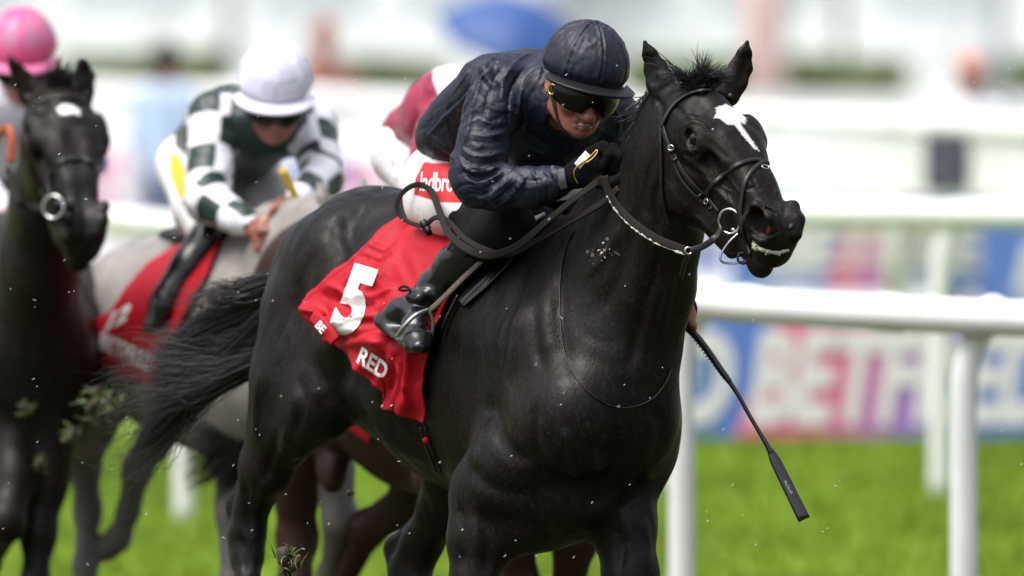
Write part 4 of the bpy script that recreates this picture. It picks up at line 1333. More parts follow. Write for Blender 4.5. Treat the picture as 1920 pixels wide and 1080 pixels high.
panel = np.where((Nb[:, 1] < .35) & (Nb @ SIDE < .3), np.clip(panel, -.03, .03), -.03)
bre = mesh_obj('breeches', Vb, Fb, MT['white_bre'], JK, attrs=dict(panel=panel))
PV = bvh_of(Vb, Fb)
V2, F2 = text_tris('ladbrokes', bold=.012, maxlen=.09, width=.54, shear=.16, spacing=.95)
Vt, Ft = lay(PV, V2, F2, affine(786, 357, 48, 1.5, 0, -50), .0016)
mesh_obj('lettering', Vt, Ft, MT['white_ink'], bre, smooth=False)
# dark knee of the leg
kp = chain([(M(896, 406, .40), (.074, .078)), (M(925, 415, .30), (.072, .074)), (M(953, 426, .20), (.062, .066)), (M(925, 446, .24), (.052, .054)), (M(893, 464, .29), (.052, .054))], k=.03)
Vk, Fk = sdf_mesh(kp, .009)
Vk = Vk + vnormals(Vk, Fk) * ((fbm(Vk * np.array((30, 14, 20)), 5, 2) - .5) * .012)[:, None]
mesh_obj('knee_guard', Vk, Fk, MT['blackcloth'], JK)
# near boot
bo = chain([(M(890, 466, .29), (.050, .055)), (M(855, 500, .34), (.048, .052)), (M(818, 540, .385), (.042, .046)), (M(792, 572, .41), (.038, .042))], k=.02)
bo += chain([(M(788, 578, .41), .040), (M(752, 588, .44), .036), (M(732, 600, .45), .031)], k=.02)
bo += chain([(M(785, 585, .40), (.036, .040)), (M(780, 612, .34), (.034, .034)), (M(784, 636, .28), (.032, .024)), (M(788, 650, .24), (.026, .018))], (0, 0, 1), .02)
bo += [Prim(M(716, 601, .46), M(738, 622, .43), (.02, .02), (.026, .014), k=.015), Prim(M(740, 618, .43), M(780, 652, .28), (.028, .014), (.030, .012), k=.02)]
for pts in ([(765, 556, .37), (785, 560, .345), (810, 575, .36)], [(772, 545, .37), (800, 550, .34), (822, 565, .345)], [(748, 575, .405), (775, 585, .365), (800, 598, .35)]):
    bo += [Prim(M(*pts[i]), M(*pts[i + 1]), .008, .008, k=.012) for i in range(2)]
Vo, Fo = sdf_mesh(bo, .0075)
Vo = Vo + vnormals(Vo, Fo) * ((fbm(Vo * np.array((26, 12, 40)), 15, 2) - .5) * .007)[:, None]
boot = mesh_obj('boot', Vo, Fo, MT['boot'], JK)
b = MB(); rp = []
for t in np.linspace(0, 1, 12):
    x, y = 843 + t * 34, 446 + t * 20
    p, n = hit(bvh_of(Vo, Fo), x, y + 3, .001)
    if p is not None: b.tube([p, p + (M(x - 10, y + 17, 0) - M(x, y, 0)) + n * .001], .0018, 5)
if b.V: b.build('elastic', MT['strapm'], boot)
b = MB(); b.torus(M(757, 541, .36), .012, .0035, (.3, -1, .5), seg=24, squash=.45)
b.build('spur_strap', MT['leather'], boot)
# far boot beyond the horse's side
fb = chain([(M(1052, 372, .46), .056), (M(1050, 480, .62), .048), (M(1035, 590, .76), .04), (M(1040, 610, .72), .035), (M(1060, 640, .6), .026)], k=.02)
Vo2, Fo2 = sdf_mesh(fb, .012)
mesh_obj('boot', Vo2, Fo2, MT['boot'], JK)
# near glove: back of the hand and five fingers closed on rein and mane
gp = [Prim(M(1064, 335, -.03), M(1088, 326, -.05), (.027, .030), (.032, .033), k=.015),
      Prim(M(1092, 322, -.055), M(1138, 300, -.07), (.030, .036), (.034, .038), k=.02)]
for i, (x, y) in enumerate(((1130, 276), (1150, 280), (1163, 294), (1168, 312))):
    a, bb, c, d = M(x - 24, y + 12 + i * 3, -.06), M(x, y, -.10 + .01 * i), M(x + 14, y + 14, -.115), M(x + 4, y + 34, -.10)
    gp += chain([(a, .017), (bb, .0155), (c, .014), (d, .0125)], k=.006)
gp += chain([(M(1108, 335, -.06), .018), (M(1135, 345, -.10), .0155), (M(1160, 338, -.125), .0135), (M(1172, 326, -.13), .012)], k=.008)
Vg, Fg = sdf_mesh(gp, .005)
Vg = Vg + vnormals(Vg, Fg) * ((fbm(Vg * 190, 5, 2) - .5) * .0045)[:, None]
glv = mesh_obj('glove', Vg, Fg, MT['glove'], JK)
b = MB(); b.strap([M(1052, 317, -.055), M(1054, 336, -.065), M(1058, 354, -.06)], .019, .004, (-.3, -1, 0), 6)
b.build('cuff', mat('grey_cuff', (.05, .05, .055), .6), jacket)
b = MB()
b.tube([M(1084, 345, -.085), M(1077, 330, -.09), M(1078, 318, -.092), M(1090, 306, -.10), M(1104, 296, -.105), M(1116, 284, -.11), M(1119, 281, -.11), M(1120, 286, -.112), M(1110, 298, -.112), M(1098, 306, -.108)], .0021, 8, m=6)
b.build('whip_loop', MT['brass'], glv)
b = MB(); b.strap([M(1082, 312, -.09), M(1092, 300, -.098), M(1103, 288, -.102)], .020, .003, (-.2, -1, .2), 5)
b.build('wrist_tag', MT['white_ink'], glv)
# far glove, dark knit with bare finger ends
gp = [Prim(M(1276, 548, .26), M(1284, 580, .25), (.026, .03), (.03, .034), k=.015)]
for i, (dx, dy, dz) in enumerate(((-6, -8, .01), (-9, 2, .01), (-9, 11, .012))):
    gp += chain([(M(1284 + dx, 588 + dy, .26 + dz), .0135), (M(1294 + dx * .2, 584 + dy, .222), .013)], k=.006)
Vg, Fg = sdf_mesh(gp, .006)
mesh_obj('glove', Vg, Fg, MT['glove'], JK)

# ------------------------------------------------------------ the whip in the far hand
WH = thing('riding_whip', 'black riding whip slanting down in front of the black horse from its rider\'s far hand', 'whip', tuple(M(1520, 975, .1)))
def wp(x, y):
    t = (x - 1280) / 240.0
    return M(x, y, .235 - .12 * t)
b = MB()
b.tube([wp(1272, 592), wp(1284, 610), wp(1305, 630), wp(1330, 662), wp(1352, 694), wp(1368, 716)], [.009, .0095, .0095, .009, .0085, .0075], 12, m=6)
for t in np.linspace(.05, .95, 16):
    x = 1290 + 74 * t; y = 613 + 98 * t
    b.torus(wp(x, y), .0090, .0011, unit(wp(1352, 694) - wp(1305, 630)), ref=(.3, .9, 0), seg=14, ts=6)
b.build('grip', MT['shaft'], WH)
b = MB()
b.tube([wp(1366, 713), wp(1385, 742), wp(1405, 778), wp(1425, 812), wp(1438, 834), wp(1446, 850)], [.0065, .0055, .0052, .0055, .0065, .008], 10, m=6)
b.build('shaft', MT['shaft'], WH)
fl0, fl1 = wp(1443, 842), wp(1508, 974)
ax = unit(fl1 - fl0); sd = unit(np.cross(ax, (0, -1, 0)))
fp = []
b = MB()
ks = [(0, .0075), (.08, .012), (.2, .0155), (.6, .0165), (1.0, .0175)]
pts = [fl0 + (fl1 - fl0) * t for t, _ in ks]
b.strap(pts, 0, .009, (0.05, -1, 0.1), 6, wl := None) if False else b.strap(pts, [w * 1.75 for _, w in ks], .010, (0.1, -1, 0.1), 6)
flap = b.build('flap', mat('whip_flap', (.014, .015, .017), .22, coat=.5, var=.2), WH)
V2, F2 = text_tris('ProCush', bold=.0, maxlen=.5)
o = fl0 + (fl1 - fl0) * .63 + unit(sd) * (-.000) + np.array((0, -.0068, 0))
xd = -ax; yd = np.cross(xd, (0, -1, 0)); yd = unit(yd)
if True:
    Vt = np.array([o + xd * (x * .0105) + yd * (y * .0105 - .0035) + np.array((0, -.0004, 0)) for x, y in V2])
    mesh_obj('lettering', Vt, F2, MT['white_ink'], flap, smooth=False)

# ------------------------------------------------------------ saddle cloth and saddle
def polycurve(pts, n):
    P = np.array(pts, float); d = np.r_[0, np.cumsum(np.linalg.norm(np.diff(P, axis=0), axis=1))]
    t = np.linspace(0, d[-1], n)
    return np.stack([np.interp(t, d, P[:, k]) for k in range(2)], 1)
def coons(A, B, C, D, nu, nv):
    """A top (u), D bottom (u), C rear (v), B front (v)"""
    A, D = polycurve(A, nu), polycurve(D, nu); C, B = polycurve(C, nv), polycurve(B, nv)
    u = np.linspace(0, 1, nu)[None, :, None]; v = np.linspace(0, 1, nv)[:, None, None]
    S = (1 - v) * A[None] + v * D[None] + (1 - u) * C[:, None] + u * B[:, None]
    S -= (1 - u) * (1 - v) * A[0] + u * (1 - v) * A[-1] + (1 - u) * v * D[0] + u * v * D[-1]
    return S
def cloth_patch(name, bvh, S, offfn, matl, parent, thick=.003):
    nv, nu = S.shape[:2]
    V = np.full((nv * nu, 3), np.nan)
    for j in range(nv):
        for i in range(nu):
            px, py = S[j, i]
            p, n = hit(bvh, px, py, 0)
            if p is not None:
                # lift towards the outside of the horse, mostly along the sideways normal
                o = unit(n * .5 + np.array((-.35, -.85, .25)) * .5)
                V[j * nu + i] = p + o * offfn(px, py, i / (nu - 1), j / (nv - 1))
    F = [(j * nu + i, (j + 1) * nu + i, (j + 1) * nu + i + 1, j * nu + i + 1) for j in range(nv - 1) for i in range(nu - 1)]
    ok = ~np.isnan(V[:, 0])
    F = [f for f in F if all(ok[k] for k in f)]
    V = np.nan_to_num(V)
    # relax the depth so the cloth spans hollows
    G = V.reshape(nv, nu, 3)
    for it in range(2):
        G[1:-1, 1:-1] = (G[1:-1, 1:-1] * 2 + G[:-2, 1:-1] + G[2:, 1:-1] + G[1:-1, :-2] + G[1:-1, 2:]) / 6
    V = G.reshape(-1, 3)
    o = mesh_obj(name, V, F, matl, parent)
    m = o.modifiers.new('thickness', 'SOLIDIFY'); m.thickness = thick; m.offset = 0
    return o, V, F
CLN = [([(760, 420), (722, 452), (690, 500), (655, 548)], 7, .010), ([(800, 430), (760, 470), (732, 520), (700, 560)], 7, .011), ([(775, 426), (742, 462), (712, 505)], 4, -.006),
       ([(640, 545), (670, 562), (712, 566), (745, 548)], 5, .010), ([(632, 560), (668, 580), (712, 580)], 5, -.008), ([(705, 470), (730, 478), (760, 470)], 4, .006), ([(690, 492), (722, 500), (748, 492)], 4, -.006),
       ([(612, 590), (640, 606), (676, 612), (716, 600)], 6, .016), ([(625, 632), (660, 640), (700, 636), (735, 622)], 5, -.012), ([(660, 652), (700, 650), (740, 648)], 4, .008),
       ([(800, 600), (790, 650), (782, 700), (776, 760)], 5, .013), ([(812, 590), (802, 650), (796, 720)], 4, -.008), ([(768, 680), (760, 720), (748, 762)], 5, .012), ([(752, 690), (742, 730)], 4, -.008),
       ([(780, 560), (800, 600), (812, 640)], 4, .007), ([(850, 560), (832, 600), (820, 640)], 4, .008), ([(700, 690), (722, 700), (740, 716)], 4, .006), ([(730, 650), (760, 690), (775, 730)], 5, .009)]
def line_sum(px, py, lines):
    s_ = 0.0
    for pts, w, amp in lines:
        best = 1e9
        for i in range(len(pts) - 1):
            ax_, ay_ = pts[i]; bx_, by_ = pts[i + 1]; ex, ey = bx_ - ax_, by_ - ay_
            t = min(1, max(0, ((px - ax_) * ex + (py - ay_) * ey) / (ex * ex + ey * ey)))
            best = min(best, (px - ax_ - t * ex) ** 2 + (py - ay_ - t * ey) ** 2)
        if best < 9 * w * w: s_ += amp * math.exp(-best / (w * w))
    return s_
def fold_off(px, py, u, v):
    q = np.array([[px * .011 + py * .010, py * .004 - px * .004, 0]])
    q2 = np.array([[px * .030 - py * .012, py * .010, 3.]])
    w = 1 - abs(float(fbm(q, 41, 2)[0]) - .5) * 5
    w2 = 1 - abs(float(fbm(q2, 47, 2)[0]) - .5) * 4
    e = .012 + .016 * max(-.6, w) * (.35 + .65 * v) + .006 * w2 * (.2 + .8 * v)
    e += .03 * v ** 2 * (1 - u) ** .5
    # one fold lies over the hem below the figure
    l = (py - (612 + (px - 610) * .42))
    if px < 790: e += .030 * math.exp(-((l + 16) / 20) ** 2) * min(1, max(0, (800 - px) / 60))
    # pulled by the boot and the girth
    e += .010 * math.exp(-(((px - 735) * .8 + (py - 700) * .6) / 10) ** 2)
    e += .012 * math.exp(-(((px - 772) * .98 + (py - 740) * .17) / 9) ** 2) * (v > .6)
    e += line_sum(px, py, CLN) * 1.15
    return max(e, .006)
Acur = [(760, 418), (850, 430), (940, 422), (1022, 407)]
Bcur = [(1022, 407), (975, 440), (929, 484), (889, 516), (862, 545), (840, 590), (822, 640), (808, 690), (802, 735), (804, 793)]
Ccur = [(760, 418), (741, 424), (722, 434), (700, 462), (680, 486), (640, 524), (606, 560), (603, 575)]
Dcur = [(603, 575), (612, 610), (627, 643), (658, 652), (675, 672), (693, 697), (712, 722), (730, 738), (724, 769), (742, 768), (758, 772), (780, 784), (804, 793)]
Sg_ = coons(Acur, Bcur, Ccur, Dcur, 130, 120)
SCL, Vs, Fs = cloth_patch('saddle_cloth', BV, Sg_, fold_off, MT['redcloth'], None)
tag(SCL, 'red number cloth with a white 5 under the saddle of the black horse in front', 'saddle cloth')
CV = bvh_of(Vs, Fs)
def stroke_poly(pts, w):
    P = np.array(pts, float); T = np.gradient(P, axis=0); T /= np.linalg.norm(T, axis=1)[:, None]
    Nn_ = np.c_[-T[:, 1], T[:, 0]]
    return P + Nn_ * w / 2, P - Nn_ * w / 2
def stroke_tris(pts, w, step=5.0, cross=6):
    P = polycurve(pts, max(2, int(np.linalg.norm(np.diff(np.array(pts, float), axis=0), axis=1).sum() / step)))
    L_, R_ = stroke_poly(P, w); V = []; F = []
    for i in range(len(P)):
        for k in range(cross + 1): V.append(L_[i] + (R_[i] - L_[i]) * k / cross)
    for i in range(len(P) - 1):
        for k in range(cross): F.append((i * (cross + 1) + k, i * (cross + 1) + k + 1, (i + 1) * (cross + 1) + k + 1, (i + 1) * (cross + 1) + k))
    return np.array(V), F
def polycurve(pts, n):
    P = np.array(pts, float); d = np.r_[0, np.cumsum(np.linalg.norm(np.diff(P, axis=0), axis=1))]
    t = np.linspace(0, d[-1], n)
    return np.stack([np.interp(t, d, P[:, k]) for k in range(2)], 1)
mbn = MB()
def z3p(L): return [(560 + x / 2.25, 380 + y / 2.25) for x, y in L]
bowl = catmull([np.array((x, y, 0.)) for x, y in [(203, 400), (238, 392), (270, 408), (276, 450), (262, 498), (238, 536), (208, 546), (184, 528), (170, 490), (160, 455)]], 6)[:, :2]
V2, F2 = text_tris('5', bold=.05, maxlen=.05)
V2 = V2 - V2.min(0)
Vt, Ft = lay(CV, V2, F2, affine(614, 622, 108, 33, 60, -164), .0065)
mbn.add(Vt, Ft)
mbn.build('number', MT['white_ink'], SCL)
V2, F2 = text_tris('RED', bold=.03, maxlen=.12, width=.80)
Vt, Ft = lay(CV, V2, F2, affine(668, 678, 36, 24, 15, -40), .0055)
mesh_obj('lettering', Vt, Ft, MT['white_ink'], SCL, smooth=True)
# turned-up corner
b = MB()
fc = catmull([M(586, 593, .70), M(600, 604, .67), (M(615, 622, .645)), M(628, 640, .63)], 8)
nn = unit((-.4, -.8, .1))
b.strap(fc, [.026, .034, .036, .030], .008, nn, 1)
cor = b.build('turned_corner', MT['redcloth'], SCL)
V2, F2 = text_tris('BE', bold=.03, maxlen=.2, width=.8)
p0 = M(595, 609, .66) + nn * .010; xd = unit(M(629, 645, .63) - M(597, 606, .665)); yd = unit(np.cross(xd, -nn)); yd = yd if yd[2] > 0 else -yd
Vt = np.array([p0 + xd * (x * .036) + yd * (y * .030 - .004) for x, y in V2])
mesh_obj('lettering', Vt, F2, MT['white_ink'], SCL, smooth=False)

# stitched hem
b = MB()
hv = Vs.reshape(Sg_.shape[0], Sg_.shape[1], 3)
for path in (hv[:, 3], hv[-4, :], hv[:, -4]):
    n_ = np.array((-.3, -.9, .2)) * .003
    k_ = np.nonzero(np.abs(path).sum(1) > 0)[0]
    P_ = path[k_] + n_
    for i in range(0, len(P_) - 1, 1):
        b.tube(np.array([P_[i], P_[i] * .35 + P_[i + 1] * .65]), .0006, 4)
b.build('stitching', MT['white_ink'] if False else mat('red_thread', (.25, .003, .006), .7), SCL)

SD = thing('saddle', 'small black racing saddle under the rider of the black horse in front', 'saddle', tuple(M(900, 430, .6)))
sp = chain([(M(985, 395, .50), (.09, .03)), (M(930, 408, .62), (.11, .025)), (M(880, 395, .74), (.12, .03))], UP, .03)
Vz, Fz = sdf_mesh(sp, .012)
mesh_obj('seat', Vz, Fz, MT['leather'], SD)
# flap on the near side, in glossy folds
Sf = coons([(940, 490), (985, 458)], [(985, 458), (955, 502), (915, 542), (874, 578)], [(940, 490), (896, 528), (864, 564)], [(864, 564), (874, 578)], 26, 40)
flp, _, _ = cloth_patch('flap', BV, Sf, lambda px, py, u, v: .012 + .0025 * math.sin((px + py * .9) * .16), mat('glossy_flap', (.006, .006, .007), .28, coat=.3), SD, .004)
b = MB()
pp, pn = [], []
for q in ((868, 556), (848, 596), (838, 620)):
    p, n = on(q[0], q[1], .016); pp.append(p); pn.append(n)
b.strap(pp, .012, .005, pn, 6); b.build('flap_edge', MT['boot'], SD)
b = MB()   # pale edge of the saddle pad
pp, pn = [], []
for q in ((1030, 418), (1000, 432), (972, 452), (950, 472), (942, 490)):
    p, n = on(q[0], q[1], .030)
    if p is not None: pp.append(p); pn.append(n)
b.strap(pp, [.008, .022, .024, .016, .006], .006, pn, 6)
b.build('pad', mat('pale_pad', (.42, .42, .40), .7, bump=.4), SD)
# girth
gg = []
for q in ((796, 800), (802, 825), (812, 850), (824, 880)):
    p, n = on(q[0], q[1], .006)
    if p is not None: gg.append((p, n))
for dx in (-.006, .006):
    b = MB(); b.strap([p + np.array((dx, 0, 0)) for p, n in gg], .009, .004, [n for p, n in gg], 6)
    b.build('girth_strap', MT['leather'], SD)
b = MB(); p, n = on(806, 822, .012); b.ball(p, (.009, .006, .008), (1, 0, 0), UP, 10, 8); b.build('buckle_guard', MT['redcloth'], SD)
# stirrup and leather
b = MB(); b.strap([M(928, 466, .22), M(898, 494, .24), M(866, 524, .26), M(836, 554, .28), M(806, 582, .30)], .014, .004, unit((-.5, -.8, .2)), 6)
SL = b.build('stirrup_leather', mat('tan_leather', (.09, .07, .045), .5, bump=.4), SD)
b = MB(); b.tube([M(804, 580, .29), M(778, 592, .27), M(757, 613, .27), M(744, 632, .30)], [.0045, .0055, .0055, .005], 10, m=8)
b.tube([M(804, 580, .29), M(812, 605, .30), M(808, 640, .31)], .0045, 8, m=6)
b.tube([M(744, 632, .30), M(775, 655, .31), M(808, 642, .31)], .006, 8, m=6)
b.build('stirrup_iron', mat('grey_iron', (.42, .43, .44), .3, metal=.8), SL)

# ------------------------------------------------------------ loop of the reins over the rider's leg
loop = [(1131, 332, -.10), (1109, 349, -.10), (1070, 378, -.08), (1024, 416, -.03), (990, 446, .02), (958, 468, .07), (918, 479, .12), (892, 474, .15), (868, 462, .19), (848, 445, .24), (836, 428, .30), (826, 402, .36), (812, 365, .46), (802, 352, .50), (785, 346, .54), (766, 352, .56), (750, 368, .57), (744, 388, .57), (752, 406, .56), (770, 418, .53), (790, 424, .48)]
b = MB(); nr = [unit((-.25, -.95, .35 + .3 * math.sin(i * .8))) for i in range(len(loop))]
b.strap([M(*q) for q in loop], [.018, .019, .020, .020, .018, .016, .013, .011, .011], .0034, nr, 8)
b.build('rein', MT['rein'], BH)
loop2 = [(796, 426, .45), (812, 410, .42), (828, 408, .38), (846, 420, .33), (870, 446, .22), (900, 464, .16), (935, 476, .12), (965, 474, .08), (1005, 452, .02), (1050, 426, -.04), (1096, 400, -.09), (1132, 378, -.12), (1160, 352, -.14)]
b = MB(); b.strap([M(*q) for q in loop2], [.014, .014, .016, .017, .018, .018], .0045, unit((-.2, -.9, .5)), 8)
b.build('rein', MT['rein'], BH)
b = MB(); b.box(M(797, 423, .44), .016, .010, .012, (.5, 0, -.8), (0, -1, 0), .003); b.box(M(803, 433, .435), .012, .008, .010, (.4, 0, -.9), (0, -1, 0), .003)
b.build('knot', MT['leather'], BH)
# ------------------------------------------------------------ other horses and riders
def xf(prims, A, B, ang):
    """copy primitives turned by ang about z at A and moved so that A lands on B"""
    c, s = math.cos(ang), math.sin(ang)
    R = np.array(((c, -s, 0), (s, c, 0), (0, 0, 1)))
    out = []
    for p in prims:
        q = Prim(R @ (p.A - A) + B, R @ (p.B - A) + B, p.ra, p.rb, (0, 0, 1), p.k, p.neg, p.cap)
        q.ax, q.u, q.s = R @ p.ax, R @ p.u, R @ p.s
        out.append(q)
    return out

def rider(name_label, D, j, cols, headf, headu, k=1.0, hres=.014, goggle=True, gloves=None):
    """a crouching rider from joints in photo pixels at distance D"""
    P = {a: M(v[0], v[1], v[2], D) for a, v in j.items()}
    f, u, l = frame_of(headf, headu)
    t = thing('person', name_label, 'jockey', tuple(P['pelvis'] - np.array((0, 0, .3))))
    c = P['cap']
    br = human_head_prims(c, f, u, l)
    neckb = (P['shn'] + P['shf']) / 2
    br += [Prim(c - u * .10 - f * .03, neckb, .055, .065, k=.03), Prim(P['pelvis'], neckb - UP * .03, (.12, .09), (.13, .08), k=.04)]
    hands = []
    for s in 'nf':
        br += chain([(P['sh' + s], .045), (P['el' + s], .036), (P['wr' + s], .024)], k=.02)
        br += chain([(P['hip' + s], .075), (P['kn' + s], .05), (P['an' + s], .032)], k=.02)
        d = unit(P['wr' + s] - P['el' + s])
        b0 = P['wr' + s]
        up2 = unit(np.cross(d, SIDE)); up2 = up2 if up2[2] > 0 else -up2
        br += [Prim(b0, b0 + d * .08, (.022, .026), (.026, .036), up2, .015)]
        for i in range(4):
            o = up2 * (.030 - .020 * i)
            br += chain([(b0 + d * .08 + o, .011), (b0 + d * .115 + o, .0105), (b0 + d * .112 + o - SIDE * .03, .0095), (b0 + d * .085 + o - SIDE * .035, .0085)], k=.004)
        br += chain([(b0 + d * .03 + up2 * .03, .012), (b0 + d * .075 + up2 * .045 - SIDE * .01, .011), (b0 + d * .10 + up2 * .035 - SIDE * .03, .009)], k=.006)
    Vx, Fx = sdf_mesh(br, hres, refine=[(c - u * .08, .17)])
    mesh_obj('body', Vx, Fx, MT['skin'], t)
    helmet(c, f, u, l, cols['cap'], t, peakmat=cols.get('peak', cols['cap']))
    if goggle: goggles(c, f, u, l, t)
    jk = chain([(P['pelvis'] + UP * .02, (.125, .09)), (P['pelvis'] * .5 + neckb * .5 + UP * .02, (.145, .12)), (neckb, (.15, .11))], k=.05)
    jk += [Prim(neckb, c - u * .13 - f * .04, .07, .058, k=.03)]
    for s in 'nf':
        jk += chain([(neckb * .3 + P['sh' + s] * .7, .065), (P['sh' + s], .067), (P['el' + s], .062)], k=.03)
        jk += chain([(P['el' + s], .058), (P['wr' + s] * .8 + P['el' + s] * .2, .042), (P['wr' + s], .031)], k=.02)
    Vx, Fx = sdf_mesh(jk, .0125)
    w = fbm(np.stack((Vx[:, 0] * 20 + Vx[:, 2] * 14, Vx[:, 1] * 9, Vx[:, 2] * 20), 1), 12, 3)
    Vx = Vx + vnormals(Vx, Fx) * ((1 - np.abs(w - .5) * 5).clip(-1, 1) * .006)[:, None]
    at = cols['jacket_att'](Vx, P) if 'jacket_att' in cols else None
    jo = mesh_obj('jacket', Vx, Fx, cols['jacket'], t, attrs=at)
    bq = [ell(P['pelvis'] - UP * .03, SIDE, UP, (.15, .12, .11), .05)]
    for s in 'nf':
        bq += chain([(P['hip' + s], .09), (P['hip' + s] * .4 + P['kn' + s] * .6, .078), (P['kn' + s], .056)], k=.04)
    Vx, Fx = sdf_mesh(bq, .0125)
    at = cols['bre_att'](Vx, P) if 'bre_att' in cols else None
    mesh_obj('breeches', Vx, Fx, cols['breeches'], t, attrs=at)
    for s in 'nf':
        kn, an, toe = P['kn' + s], P['an' + s], P['toe' + s]
        heel = an + unit(an - toe) * .05 - UP * .03
        bq = chain([(kn + (an - kn) * .03, .062), (kn + (an - kn) * .45, .052), (an, .040)], k=.02) + chain([(heel, .034), (an - UP * .02, .04), (toe, .028)], k=.02)
        Vx, Fx = sdf_mesh(bq, .013)
        mesh_obj('boot', Vx, Fx, cols.get('boot', MT['boot']), t)
    return t, P, jo

# ---- the grey horse and its rider
GD = 32.3
def G(px, py, dz): return M(px, py, dz, GD)
def g(px, py, dz, r): return (G(px, py, dz), r)
GF = unit((.36, -.93, 0)); GS = unit((.93, .36, 0))
gp = chain([g(545, 700, -.30, (.17, .20)), g(490, 670, -.05, (.20, .29)), g(455, 660, .15, (.225, .32)), g(400, 645, .5, (.25, .30)), g(345, 630, .8, (.26, .28)), g(305, 610, 1.05, (.24, .25)), g(280, 610, 1.25, (.19, .21))], UP, .06)
gp += [ell(G(235, 600, 1.0), GF, UP, (.19, .14, .19), .06), ell(G(350, 560, 1.0), GF, UP, (.19, .15, .15), .06)]
gp += chain([g(215, 650, 1.0, (.11, .15)), g(195, 730, .98, (.09, .115)), g(170, 800, 1.05, (.065, .08)), g(158, 860, 1.12, (.045, .055)), g(165, 960, 1.1, (.034, .042)), g(160, 1060, 1.02, (.03, .034)), g(158, 1180, .98, (.032, .036))], GF, .04)
gp += chain([g(360, 640, .9, (.11, .13)), g(335, 760, .85, (.075, .09)), g(290, 830, .95, (.045, .055)), g(258, 880, 1.0, (.040, .05)), g(240, 960, 1.02, (.03, .034)), g(222, 1010, 1.04, (.033, .036)), g(200, 1030, 1.05, (.036, .038))], GF, .03)
gp += chain([g(450, 760, .0, (.085, .12)), g(440, 840, .0, (.06, .08)), g(438, 960, -.02, (.045, .05)), g(436, 1100, -.04, (.032, .034)), g(436, 1230, -.05, (.035, .036))], GF, .04)
gp += chain([g(600, 780, -.1, (.085, .12)), g(620, 880, -.2, (.06, .07)), g(640, 980, -.25, (.045, .05)), g(620, 1080, -.1, (.032, .034)), g(605, 1150, 0, (.035, .036))], GF, .04)
gp += chain([g(500, 560, -.05, (.13, .24)), g(555, 500, -.25, (.105, .18)), g(610, 478, -.45, (.085, .14)), g(655, 480, -.6, (.07, .10))], (.1, -.2, -.9), .06)
gp += chain([g(440, 440, .2, .06), g(520, 425, -.05, .05), g(600, 410, -.35, .045), g(650, 425, -.55, .045)], UP, .07)
HG = HeadFrame(G(690, 470, -.72), 30, 52)
gp += head_prims(HG)
for s in (-1, 1):
    gp += chain([(HG(s * .05, -.14, -.05), (.03, .02)), (HG(s * .065, -.20, -.02), (.024, .014)), (HG(s * .07, -.27, .0), .005)], k=.012)
Vg, Fg = sdf_mesh(gp, .014, yaw=math.atan2(GF[1], GF[0]))
GH = thing('racehorse', 'pale grey racehorse behind, its rider in a white cap and checked sleeves', 'horse', tuple(G(380, 1200, .4)))
pg = project(Vg)
dark = np.clip((pg[:, 1] - 700) * .001, -.05, .05)
zero = np.full(len(Vg), -.05)
leg_low = np.clip((1.05 - Vg[:, 2]) * .3, -.05, .05)
grey_m = MT['grey']
# darker legs are the animal's own colour
def leg_dark(m, col=(.085, .08, .078)):
    nt = m.node_tree; b = nt.nodes['Principled BSDF']
    src = b.inputs['Base Color'].links[0].from_socket
    a = nt.nodes.new('ShaderNodeAttribute'); a.attribute_name = 'legs'
    mr = nt.nodes.new('ShaderNodeMapRange'); mr.inputs[1].default_value = 0; mr.inputs[2].default_value = 1
    mm = nt.nodes.new('ShaderNodeMix'); mm.data_type = 'RGBA'
    nt.links.new(a.outputs['Fac'], mr.inputs[0]); nt.links.new(mr.outputs[0], mm.inputs[0]); nt.links.new(src, mm.inputs[6]); mm.inputs[7].default_value = col + (1,)
    nt.links.new(mm.outputs[2], b.inputs['Base Color'])
leg_dark(grey_m)
legs = np.clip((1.02 - Vg[:, 2]) / .35 + (fbm(Vg * 12, 3, 3) - .5) * .5, 0, 1) * .9
mesh_obj('body', Vg, Fg, grey_m, GH, attrs=dict(mark=zero, red=zero, pale=zero, legs=legs))
GV = bvh_of(Vg, Fg)
b = MB()
for s in (-1, 1): pass
b.ball(HG(-.0815, .033, -.048), .0205); b.build('eye', MT['eye'], GH)
b = MB(); b.ball(HG(.0815, .033, -.048), .0205); b.build('eye', MT['eye'], GH)
lt, lf = tail_lock([(235, 520, 5.7), (190, 560, 5.85), (160, 620, 5.95), (150, 690, 6.0), (150, 780, 6.0)], 350, .06, .08, .005, 61, .03)
mesh_obj('tail', lt, lf, mat('grey_hair', (.30, .29, .28), .5, var=.3, nscale=200), GH)
b = MB(); b.strap([G(500, 440, -.25), G(530, 470, -.4), G(600, 490, -.6), G(680, 560, -.9)], .02, .005, (-.2, -1, .2), 6)
b.build('rein', MT['leather'], GH)
Sg2 = coons([(330, 470), (370, 458), (420, 450)], [(420, 450), (395, 520), (355, 600), (332, 660), (318, 725)], [(330, 470), (285, 500), (250, 545), (225, 590), (172, 612), (162, 622)],
            [(162, 622), (178, 672), (215, 690), (260, 712), (318, 725)], 50, 50)
def gfold(px, py, u, v):
    return .016 + .012 * (fbm(np.array([[px * .02, py * .008, 1.]]), 3, 2)[0] - .3) + .02 * v
GC, Vs2, Fs2 = cloth_patch('saddle_cloth', GV, Sg2, gfold, MT['redcloth'], None, .004)
GN = True
tag(GC, 'red number cloth with white lettering on the side of the grey horse', 'saddle cloth')
GCV = bvh_of(Vs2, Fs2)
V2, F2 = text_tris('BETFRED', bold=.03, maxlen=.15, width=.8)
Vt, Ft = lay(GCV, V2, F2, affine(186, 652, 32, 15, 7, -42), .005)
mesh_obj('lettering', Vt, Ft, MT['white_ink'], GC, smooth=False)
V2, F2 = text_tris('12', bold=.05, maxlen=.15)
